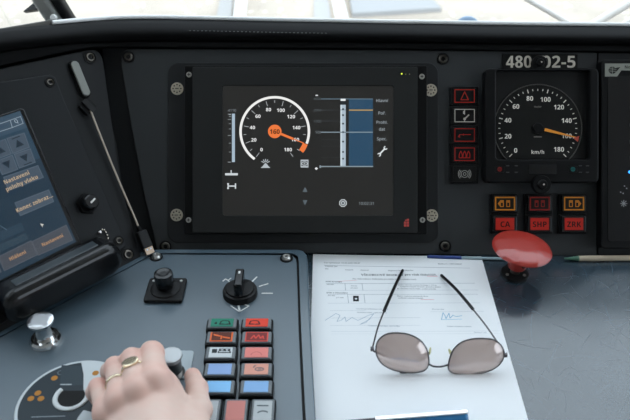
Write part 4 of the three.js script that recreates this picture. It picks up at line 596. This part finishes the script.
// ---------------------------------------------------------------- paper form
const pTL = DESKP.hit(313, 255.5), pTR = DESKP.hit(481, 257), pBL = DESKP.hit(322.6, 420);
const PAPER = new Plane(pTL, pTR.clone().sub(pTL), pTL.clone().sub(pBL));
{
  const g = thing('paper_form', 'white printed order form lying on the desk under the sunglasses', 'paper', PAPER, 400, 330);
  const W = 0.210, H = 0.297, tl = inv(g, pTL), K = 1640 / H, t0 = V2(tl.x, tl.y);
  const tex = canvas(Math.round(W * K), 1640, (x, w, h) => {
    const P = (a, b) => { const p = L(g, a, b); return [(p.x - t0.x) * K, (t0.y - p.y) * K]; };
    x.fillStyle = '#eef0f2'; x.fillRect(0, 0, w, h);
    const T = (t, a, b, mm, o = {}) => { x.fillStyle = o.c ?? '#262c34'; x.font = `${o.w ?? ''} ${mm * 0.001 * K}px ${o.f ?? 'serif'}`; x.textAlign = o.a ?? 'left'; x.textBaseline = 'middle'; x.fillText(t, ...P(a, b)); };
    const Ln = (a, b, c, d, o = {}) => { const p = P(a, b), q = P(c, d); x.strokeStyle = o.c ?? '#6a7480'; x.lineWidth = (o.m ?? 0.35) * 0.001 * K; x.beginPath(); x.moveTo(...p); x.lineTo(...q); x.stroke(); };
    T('Čas vystavení: 19.03.2023 09:47', 324, 263.5, 3.0); T('Rozkaz č.: 2303190047', 438, 264.5, 2.8); Ln(324, 266.0, 470, 268.6, { m: 0.4 });
    T('Vystavil: Jan', 325, 266.8, 2.6); T('Stn:', 325, 269.2, 2.6); T('Vystavil', 345, 270.2, 2.6); T('Platnost', 360.5, 270.6, 2.6); T('Doprava vlaku', 388, 271, 2.6); T('Dispečer', 404.5, 270.8, 2.6);
    T('VŠEOBECNÝ ROZKAZ', 361, 275.2, 4.7, { w: 'bold' }); T('V', 401, 275, 4.6, { w: 'bold' }); T('pro vlak číslo', 404.5, 275, 4.2, { w: 'bold' }); T('1225.', 428, 275.2, 4.2, { w: 'bold' }); Ln(427, 276.6, 437.5, 276.8, { c: '#d8606a', m: 0.6 });
    T('Pro vlakvedoucí: Podmínky pro jízdu vlaku v úseku tratě:', 352.5, 279.3, 2.8);
    T('DYK Kralupy', 325.5, 282, 3.0, { w: 'bold' }); T('100 000', 326.5, 284.8, 2.4); Ln(338, 281.8, 357, 280.6, { c: '#e08a8c', m: 0.4 });
    Ln(326, 284, 475, 283.6, { m: 0.4 }); Ln(345, 284, 345.6, 291); Ln(362, 284, 363, 291); T('Platí do', 354, 286.3, 2.1, { a: 'center' }); T('odvolání', 354, 288.4, 2.1, { a: 'center' }); Ln(328, 290.8, 478, 290.4, { m: 0.3, c: '#98a0aa' });
    T('Jízda v obvodu stanice Kralupy 1, 170 m', 398, 285.3, 2.4); T('rychlostí nejvýše 40 km/h, pomalou jízdou', 400, 287.1, 2.4); T('do odvolání všech vlaků, za hlavní kolej', 397, 289.0, 2.4);
    T('DYK 1 Chorušice', 326.4, 293.2, 3.0, { w: 'bold' }); T('271 900', 327.6, 296, 2.4); T('277 400', 336, 298, 2.4); Ln(328, 294.9, 478, 294.6, { m: 0.35 }); Ln(347.5, 295, 348.6, 303.6); Ln(364, 295, 365, 303.6);
    x.fillStyle = '#15181c'; x.beginPath(); [[353, 296.3], [358.6, 296.3], [358.9, 301.8], [353.2, 301.8]].forEach((p, i) => x[i ? 'lineTo' : 'moveTo'](...P(...p))); x.fill(); x.fillStyle = '#e6e9ec'; x.beginPath(); x.arc(...P(356, 299.2), 0.0016 * K, 0, 7); x.fill();
    T('Platí v 1 pásmu návěstí do 50 m', 397, 296.4, 2.4); T('rychlostí nejvýše 30 km/h', 398, 298.4, 2.4); Ln(421, 300, 434, 299.9, { c: '#d8707a', m: 0.5 }); Ln(328, 303.7, 480, 303.2, { m: 0.3, c: '#98a0aa' });
    T('Vysvětlující informace viz 270 B', 372, 309.5, 2.4, { a: 'center', c: '#6d7885' }); T('Provozní zápis - opis rozkazu', 372, 313, 2.4, { a: 'center', c: '#6d7885' }); T('Převzal: dne', 432, 309.5, 2.3, { c: '#7d8894' });
    Ln(330, 311.2, 366, 311, { c: '#a2aab3', m: 0.25 }); Ln(330, 318.6, 420, 318, { c: '#a2aab3', m: 0.25 }); Ln(430, 312.2, 484, 311.6, { c: '#a2aab3', m: 0.25 });
    const pen = (pts, c, m) => { x.strokeStyle = c; x.lineWidth = m * 0.001 * K; x.lineJoin = 'round'; x.beginPath(); pts.forEach((p, i) => x[i ? 'lineTo' : 'moveTo'](...P(...p))); x.stroke(); };
    pen([[325, 321], [336, 314], [340, 316], [337, 322], [341, 321], [345, 317.5], [346, 322], [352, 318], [358, 321], [368, 316], [374, 314], [366, 323], [360, 325], [371, 319]], '#93a6b8', 0.55);
    pen([[441.5, 320], [443, 313], [445, 316], [446, 319], [449, 313.5], [450, 318.5], [453, 315.5], [456, 317], [462, 316]], '#5c9fc4', 0.6); pen([[441.5, 320], [462, 319.4]], '#6fb0d0', 0.5);
    Ln(330, 326, 420, 325.6, { c: '#a2aab3', m: 0.25 }); T('Vlastnoruční podpis výpravčího', 384, 326.4, 2.3, { a: 'center', c: '#7d8894' }); T('Podpis přijemce rozkazu', 447, 326.6, 2.3, { c: '#7d8894' });
    Ln(331, 332, 500, 331.2, { c: '#b6bdc5', m: 0.3 }); T('Strana 1 / 10', 474, 332.6, 2.3, { c: '#8d97a2' }); Ln(331, 334.6, 500, 333.8, { c: '#c2c8cf', m: 0.2 });
  });
  const geo = new THREE.PlaneGeometry(W, H, 30, 40), pp = geo.attributes.position; 
  const sheet = (sgn) => { const a = geo.clone(), q = a.attributes.position; for (let i = 0; i < q.count; i++) { const u = q.getX(i) / W + 0.5, v = q.getY(i) / H + 0.5; q.setZ(i, 0.0006 + 0.0018 * Math.max(0, v - 0.9) / 0.1 * (1 - u) * (1 - u) + 0.0005 * Math.sin(u * 5 + 1) * Math.sin(v * 4) * 0.6 + sgn * 0.00006); } if (sgn < 0) a.setIndex([...a.index.array].reverse()); a.computeVertexNormals(); return a; };
  const m = part(g, 'sheet', mergeGeometries([sheet(1), sheet(-1)]).translate(t0.x + W / 2, t0.y - H / 2, 0), faceMat(tex)); m.material.roughness = 0.75;
}

// ---------------------------------------------------------------- sunglasses
{
  const g = thing('sunglasses', 'metal framed sunglasses with brown mirrored lenses standing open on the paper', 'sunglasses', DESKP, 438, 372, { h: 0.0008 });
  const base = DESKP.hit(438, 373.5, 0.001), lean = 24 * Math.PI / 180;
  const LP = new Plane(base, V3(1, 0, -0.02), V3(0, Math.cos(lean), -Math.sin(lean)));
  const lp = (x, y, h = 0) => inv(g, LP.hit(x, y, h)), dk = (x, y, h) => inv(g, DESKP.hit(x, y, h));
  const lens = [
    [[376.5, 345], [380, 338.5], [387, 334], [398, 333], [409, 334.6], [418.5, 339.2], [425.5, 347], [428.3, 356], [428.4, 364.5], [425, 370], [415, 372.6], [403, 372], [391, 369], [381.5, 363], [376.6, 354.5]],
    [[448.6, 369], [449.2, 361], [453, 350.5], [460.5, 343], [471, 339.2], [483, 338.6], [494, 340], [501, 345.5], [504, 353], [502.5, 360], [497, 366.5], [487, 371.5], [474, 374], [460, 374.2], [452, 372.4]]];
  const mirror = phy(0.80, 0.70, 0.66, 0.05, { transmission: 0.80, thickness: 0, ior: 1.9, metalness: 0.25 });
  const wire = std(0.10, 0.095, 0.10, 0.3, { metalness: 0.9 });
  lens.forEach((pts, i) => {
    const v = pts.map(([x, y]) => lp(x, y)), c = v.reduce((a, b) => a.add(b), V3(0, 0, 0)).multiplyScalar(1 / v.length);
    const nrm = LP.n.clone().applyQuaternion(g.quaternion.clone().invert());
    const curve = new THREE.CatmullRomCurve3(v, true, 'centripetal'), N = 64, RN = 8;
    const shell = (off, flip) => { const pos = [], uv = [], idx = []; const push = (p) => pos.push(p.x, p.y, p.z); push(c.clone().addScaledVector(nrm, 0.006 + off)); for (let r = 1; r <= RN; r++) for (let k = 0; k < N; k++) { const e = curve.getPointAt(k / N), t = r / RN; push(c.clone().lerp(e, t).addScaledVector(nrm, 0.006 * (1 - t * t) + off)); } for (let k = 0; k < N; k++) idx.push(0, 1 + k, 1 + (k + 1) % N); for (let r = 0; r < RN - 1; r++) for (let k = 0; k < N; k++) { const a = 1 + r * N + k, b = 1 + r * N + (k + 1) % N; idx.push(a, a + N, b, b, a + N, b + N); } const ge = new THREE.BufferGeometry(); ge.setAttribute('position', new THREE.Float32BufferAttribute(pos, 3)); ge.setIndex(flip ? idx.reverse() : idx); ge.computeVertexNormals(); return ge; };
    part(g, 'lens', mergeGeometries([shell(0.0004, false), shell(-0.0010, true)]), mirror, 'brown mirrored lens');
    part(g, 'rim', new THREE.TubeGeometry(curve, 96, 0.00085, 8, true), wire);
  });
  part(g, 'bridge', tube([lp(428.2, 363.6), lp(433, 366.2, 0.001), lp(441, 366.6, 0.001), lp(449.2, 364.6)], 0.0010, 24), wire);
  part(g, 'brow_bar', tube([lp(400, 372.6, -0.001), lp(416, 374.2, -0.003), lp(440, 375, -0.003), lp(463, 374.8, -0.001)], 0.0008, 30), wire);
  for (const [x, y, s] of [[430, 351, 1], [450.4, 352.5, -1]]) { const p = lp(x, y, -0.005), n = part(g, 'nose_pad', new THREE.SphereGeometry(0.004, 16, 12).scale(0.32, 1.25, 0.7).rotateZ(-s * 0.25).translate(p.x, p.y, p.z), phy(0.75, 0.72, 0.42, 0.3, { transmission: 0.4, thickness: 0 }), 'clear yellowed nose pad'); part(n, 'pad_arm', tube([lp(s > 0 ? 427.3 : 452.6, s > 0 ? 352 : 353), lp(x - s * 0.6, y + 2, -0.002), p], 0.0005, 12, 6), wire); }
  const temple = (hx, hy, hin, kx, ky, tx, ty, bow) => {
    const h = lp(hx, hy), k = dk(kx, ky, 0.016), t = dk(tx, ty, 0.0025);
    part(g, 'hinge', box(0.0035, 0.0035, 0.004, h.x, h.y, h.z, 0.0006), wire);
    part(g, 'end_piece', tube([lp(...hin), lp((hx + hin[0]) / 2, (hy + hin[1]) / 2 + 1), h], 0.0011, 8, 8), wire);
    const m = h.clone().lerp(k, 0.55); m.x += bow;
    const s = part(g, 'temple_arm', tube([h, m, k], 0.0009, 30), wire);
    const mid = k.clone().lerp(t, 0.5); mid.z = 0.0105; const d = k.clone().lerp(m, 0.06);
    part(s, 'tip_sleeve', (() => { const c = new THREE.CatmullRomCurve3([d, k, mid, t]); const parts = [new THREE.TubeGeometry(c, 40, 0.0019, 10), new THREE.SphereGeometry(0.0019, 10, 8).translate(t.x, t.y, t.z)]; return mergeGeometries(parts); })(), M.gloss, 'black plastic temple tip');
  };
  temple(372.2, 349, [376.6, 352], 384.5, 310, 402.6, 270.5, -0.0012);
  temple(505.5, 355, [503.6, 356], 472, 308, 441.6, 275.5, 0.0015);
}

// ---------------------------------------------------------------- pens
{
  const penOn = (name, label, x0, y0, x1, y1, r, build) => { const g = world(name, label, 'pen'); const a = DESKP.hit(x0, y0, r), b = DESKP.hit(x1, y1, r), v = b.clone().sub(a); g.position.copy(a); g.quaternion.setFromUnitVectors(V3(0, 1, 0), v.clone().normalize()); build(g, v.length()); return g; };
  const lat = (pts, s = 24) => new THREE.LatheGeometry(pts.map((p) => V2(...p)), s);
  penOn('ballpoint_pen', 'glossy blue ballpoint pen with silver band at the bottom of the paper', 318, 428.5, 468, 417, 0.0062, (g, l) => {
    part(g, 'barrel', lat([[0.0001, l * 0.42], [0.0058, l * 0.42], [0.0060, l - 0.004], [0.0050, l - 0.001], [0.0001, l]]), std(0.04, 0.20, 0.42, 0.15), 'blue barrel');
    part(g, 'grip', lat([[0.0001, 0], [0.001, 0], [0.0035, 0.012], [0.0056, 0.02], [0.0058, l * 0.42 - 0.006]]), std(0.05, 0.05, 0.06, 0.3));
    part(g, 'silver_band', lat([[0.0061, l * 0.42 - 0.006], [0.0064, l * 0.42 - 0.005], [0.0064, l * 0.42 + 0.002], [0.0061, l * 0.42 + 0.003]]), M.chrome);
    part(g, 'clip', box(0.0016, l * 0.62, 0.0045, -0.0072, l * 0.685, 0, 0.0005), M.chrome);
  });
  penOn('capped_pen', 'pale blue pen with dark blue cap lying against the instrument panel', 427, 256.6, 505, 259.0, 0.0022, (g, l) => {
    part(g, 'cap', lat([[0.0001, 0], [0.0018, 0.0005], [0.0022, 0.003], [0.0022, l * 0.44], [0.0018, l * 0.44]]), std(0.02, 0.05, 0.22, 0.3), 'dark blue cap');
    part(g, 'barrel', lat([[0.0018, l * 0.43], [0.0018, l * 0.98], [0.0001, l]]), std(0.32, 0.42, 0.46, 0.3), 'pale blue barrel');
  });
  penOn('kraft_pen', 'beige pen with green cone tip lying along the foot of the instrument panel', 564, 258.6, 680, 257.6, 0.0034, (g, l) => {
    part(g, 'cone_tip', lat([[0.0001, 0], [0.0010, 0.0005], [0.0034, 0.018], [0.0001, 0.018]]), std(0.05, 0.14, 0.09, 0.4), 'green cone tip');
    part(g, 'barrel', lat([[0.0001, 0.018], [0.0036, 0.018], [0.0036, l], [0.0001, l]]), std(0.46, 0.38, 0.28, 0.6), 'beige barrel');
  });
}

// ---------------------------------------------------------------- the driver's hand
{
  const H = (x, y, h) => CONP.hit(x, y, h / 1000);
  const fingers = {
    index: [[H(155, 381, 68), 12.2], [H(152.5, 353, 60), 10.0], [H(150.5, 351, 30), 8.8], [H(153, 358, 13), 7.8]],
    middle: [[H(138, 391, 67), 11.2], [H(132, 359, 58), 9.4], [H(128, 361, 28), 8.4], [H(130, 370, 12), 7.5]],
    ring: [[H(120, 401, 60), 10.6], [H(115, 367, 50), 8.8], [H(110, 371, 24), 8.2], [H(112, 379, 11), 7.4]],
    little: [[H(106, 414, 49), 9.4], [H(98, 387, 40), 7.6], [H(94.5, 392, 20), 7.2], [H(97, 399, 10), 6.6]],
  };
  const thumb = [[H(186, 434, 36), 14], [H(199, 410, 32), 11.2], [H(197, 389, 26), 9.6], [H(192.5, 376, 21), 8.2]];
  const wrist = H(166, 470, 52);
  const palm = [[H(160, 384, 56), 12.5, wrist, 17], [H(141, 393, 58), 12, wrist, 17], [H(122, 402, 52), 11.5, wrist.clone().add(V3(-0.008, 0, 0)), 16], [H(108, 414, 43), 10.5, wrist.clone().add(V3(-0.014, -0.004, 0)), 15], [H(160, 384, 46), 11, H(190, 432, 36), 14], [H(190, 432, 36), 14, wrist, 17], [H(162, 400, 44), 13, H(120, 420, 36), 12]];
  const elbow = V3(-0.12, 0.95, 0.02), fore = [[wrist, 19, wrist.clone().lerp(elbow, 0.25), 24], [wrist.clone().lerp(elbow, 0.25), 24, wrist.clone().lerp(elbow, 0.62), 34]];
  const cap = (p, a, ra, b, rb) => { const ab = b.clone().sub(a), t = Math.max(0, Math.min(1, p.clone().sub(a).dot(ab) / ab.lengthSq())); return p.distanceTo(a.clone().addScaledVector(ab, t)) - (ra + (rb - ra) * t) / 1000; };
  const smin = (a, b, k) => { const h = Math.max(k - Math.abs(a - b), 0) / k; return Math.min(a, b) - h * h * k * 0.25; };
  const field = (p) => {
    let f = 1; const chain = (c) => { let d = 1; for (let i = 1; i < c.length; i++) d = smin(d, cap(p, c[i - 1][0], c[i - 1][1], c[i][0], c[i][1]), 0.004); for (let i = 1; i < c.length - 1; i++) d = smin(d, p.distanceTo(c[i][0]) - (c[i][1] + 0.5) / 1000, 0.003); return d; };
    for (const k in fingers) f = smin(f, chain(fingers[k]), 0.0016);
    let q = 1; for (const [a, ra, b, rb] of palm) q = smin(q, cap(p, a, ra, b, rb), 0.016);
    for (const k in fingers) q = smin(q, p.distanceTo(fingers[k][0][0]) - (fingers[k][0][1] + 0.3) / 1000, 0.008);
    let d = smin(smin(f, q, 0.006), chain(thumb), 0.009);
    for (const [a, ra, b, rb] of fore) d = smin(d, cap(p, a, ra, b, rb), 0.02);
    return d;
  };
  // surface nets
  const nets = (lo, hi, s) => {
    const n = [0, 1, 2].map((k) => Math.ceil((hi.getComponent(k) - lo.getComponent(k)) / s) + 1), F = new Float32Array(n[0] * n[1] * n[2]), id = (i, j, k) => (k * n[1] + j) * n[0] + i, p = V3();
    for (let k = 0; k < n[2]; k++) for (let j = 0; j < n[1]; j++) for (let i = 0; i < n[0]; i++) F[id(i, j, k)] = field(p.set(lo.x + i * s, lo.y + j * s, lo.z + k * s));
    const vid = new Int32Array(F.length).fill(-1), pos = [], idx = [];
    for (let k = 0; k < n[2] - 1; k++) for (let j = 0; j < n[1] - 1; j++) for (let i = 0; i < n[0] - 1; i++) {
      let cx = 0, cy = 0, cz = 0, c = 0; const v = []; for (let q = 0; q < 8; q++) v.push(F[id(i + (q & 1), j + (q >> 1 & 1), k + (q >> 2))]);
      for (const [a, b] of [[0, 1], [2, 3], [4, 5], [6, 7], [0, 2], [1, 3], [4, 6], [5, 7], [0, 4], [1, 5], [2, 6], [3, 7]]) if ((v[a] < 0) !== (v[b] < 0)) { const t = v[a] / (v[a] - v[b]); cx += (a & 1) + t * ((b & 1) - (a & 1)); cy += (a >> 1 & 1) + t * ((b >> 1 & 1) - (a >> 1 & 1)); cz += (a >> 2) + t * ((b >> 2) - (a >> 2)); c++; }
      if (c) { vid[id(i, j, k)] = pos.length / 3; pos.push(lo.x + (i + cx / c) * s, lo.y + (j + cy / c) * s, lo.z + (k + cz / c) * s); }
    }
    const quad = (a, b, c, d, flip) => { if (a < 0 || b < 0 || c < 0 || d < 0) return; if (flip) idx.push(a, c, b, a, d, c); else idx.push(a, b, c, a, c, d); };
    for (let k = 1; k < n[2] - 1; k++) for (let j = 1; j < n[1] - 1; j++) for (let i = 1; i < n[0] - 1; i++) {
      const a = F[id(i, j, k)] < 0;
      if (a !== (F[id(i + 1, j, k)] < 0)) quad(vid[id(i, j - 1, k - 1)], vid[id(i, j, k - 1)], vid[id(i, j, k)], vid[id(i, j - 1, k)], !a);
      if (a !== (F[id(i, j + 1, k)] < 0)) quad(vid[id(i - 1, j, k - 1)], vid[id(i - 1, j, k)], vid[id(i, j, k)], vid[id(i, j, k - 1)], !a);
      if (a !== (F[id(i, j, k + 1)] < 0)) quad(vid[id(i - 1, j - 1, k)], vid[id(i, j - 1, k)], vid[id(i, j, k)], vid[id(i - 1, j, k)], !a);
    }
    const g = new THREE.BufferGeometry(); g.setAttribute('position', new THREE.Float32BufferAttribute(pos, 3)); g.setIndex(idx);
    const e = 0.0006, nn = new Float32Array(pos.length), q = V3(); for (let i = 0; i < pos.length; i += 3) { const x = pos[i], y = pos[i + 1], z = pos[i + 2]; q.set(field(V3(x + e, y, z)) - field(V3(x - e, y, z)), field(V3(x, y + e, z)) - field(V3(x, y - e, z)), field(V3(x, y, z + e)) - field(V3(x, y, z - e))).normalize(); nn.set([q.x, q.y, q.z], i); }
    g.setAttribute('normal', new THREE.BufferAttribute(nn, 3)); return g;
  };
  const b3 = new THREE.Box3(); [...Object.values(fingers).flat(), ...thumb].forEach(([p]) => b3.expandByPoint(p)); b3.expandByPoint(wrist); b3.expandByPoint(fore[1][2]); b3.expandByScalar(0.04);
  const geo = nets(b3.min, b3.max, 0.0028), pos = geo.attributes.position, col = new Float32Array(pos.count * 3), p = V3();
  const red = [...Object.values(fingers).flatMap((c) => [[c[0][0], 0.017, 0.6], [c[1][0], 0.014, 0.7], [c[3][0], 0.011, 0.7]]), [thumb[3][0], 0.012, 0.6], [thumb[2][0], 0.012, 0.4]];
  for (let i = 0; i < pos.count; i++) { p.fromBufferAttribute(pos, i); let w = 0; for (const [c, r, k] of red) w = Math.max(w, k * Math.exp(-((p.distanceTo(c) / r) ** 2))); const m = 0.5 + 0.5 * Math.sin(p.x * 310 + Math.sin(p.z * 260) * 2) * Math.sin(p.z * 350 + p.y * 190); w += 0.14 * (m - 0.5); col.set([0.74, 0.535 - 0.20 * w, 0.455 - 0.19 * w], i * 3); }
  geo.setAttribute('color', new THREE.BufferAttribute(col, 3));
  const g = world('person', 'pale hand with two gold rings reaching over the dial on the console', 'person');
  part(g, 'hand_and_forearm', geo, M.skin);
  const ringOn = (c, t, rr_, tubeR, signet) => {
    const a = c[0][0], b = c[1][0], d = b.clone().sub(a).normalize(), o = a.clone().lerp(b, t), q = new THREE.Quaternion().setFromUnitVectors(V3(0, 0, 1), d);
    const m = part(g, 'finger_ring', new THREE.TorusGeometry(rr_, tubeR, 12, 48).scale(1, 1, 1.7).applyQuaternion(q).translate(o.x, o.y, o.z), M.gold, signet ? 'gold signet ring with flat face' : 'thin gold ring');
    if (signet) { const up = V3(-0.16, 1, 0.05); up.addScaledVector(d, -d.dot(up)).normalize(); const x = up.clone().cross(d).negate(), mm = new THREE.Matrix4().makeBasis(x, d, up.clone()), cc = o.clone().addScaledVector(up, rr_ + 0.0004); part(m, 'signet_face', lathe([[0.0001, 0.0014], [0.0056, 0.0014], [0.0064, 0.0008], [0.0062, -0.0016]], 36).scale(1.15, 0.95, 1).applyMatrix4(new THREE.Matrix4().makeBasis(x, d, up)).translate(cc.x, cc.y, cc.z), M.gold); }
  };
  ringOn(fingers.middle, 0.60, 0.0106, 0.0011, true); ringOn(fingers.ring, 0.46, 0.0101, 0.0009, false);
  const s0 = wrist.clone().lerp(elbow, 0.30), s1 = elbow, sd = s1.clone().sub(s0), sl = sd.length();
  const sleeve = new THREE.LatheGeometry([V2(0.030, 0), V2(0.0335, -0.004), V2(0.0365, 0.0), V2(0.038, 0.02), V2(0.046, sl * 0.6), V2(0.052, sl), V2(0.044, sl + 0.03), V2(0.0001, sl + 0.045)], 40); sleeve.applyQuaternion(new THREE.Quaternion().setFromUnitVectors(V3(0, 1, 0), sd.clone().normalize())).translate(s0.x, s0.y, s0.z);
  part(g, 'sleeve', sleeve, std(0.04, 0.05, 0.07, 0.85), 'dark sleeve');
}

scene.traverse((o) => { if (o.isMesh) { o.castShadow = true; o.receiveShadow = true; } });
renderer.render(scene, camera);
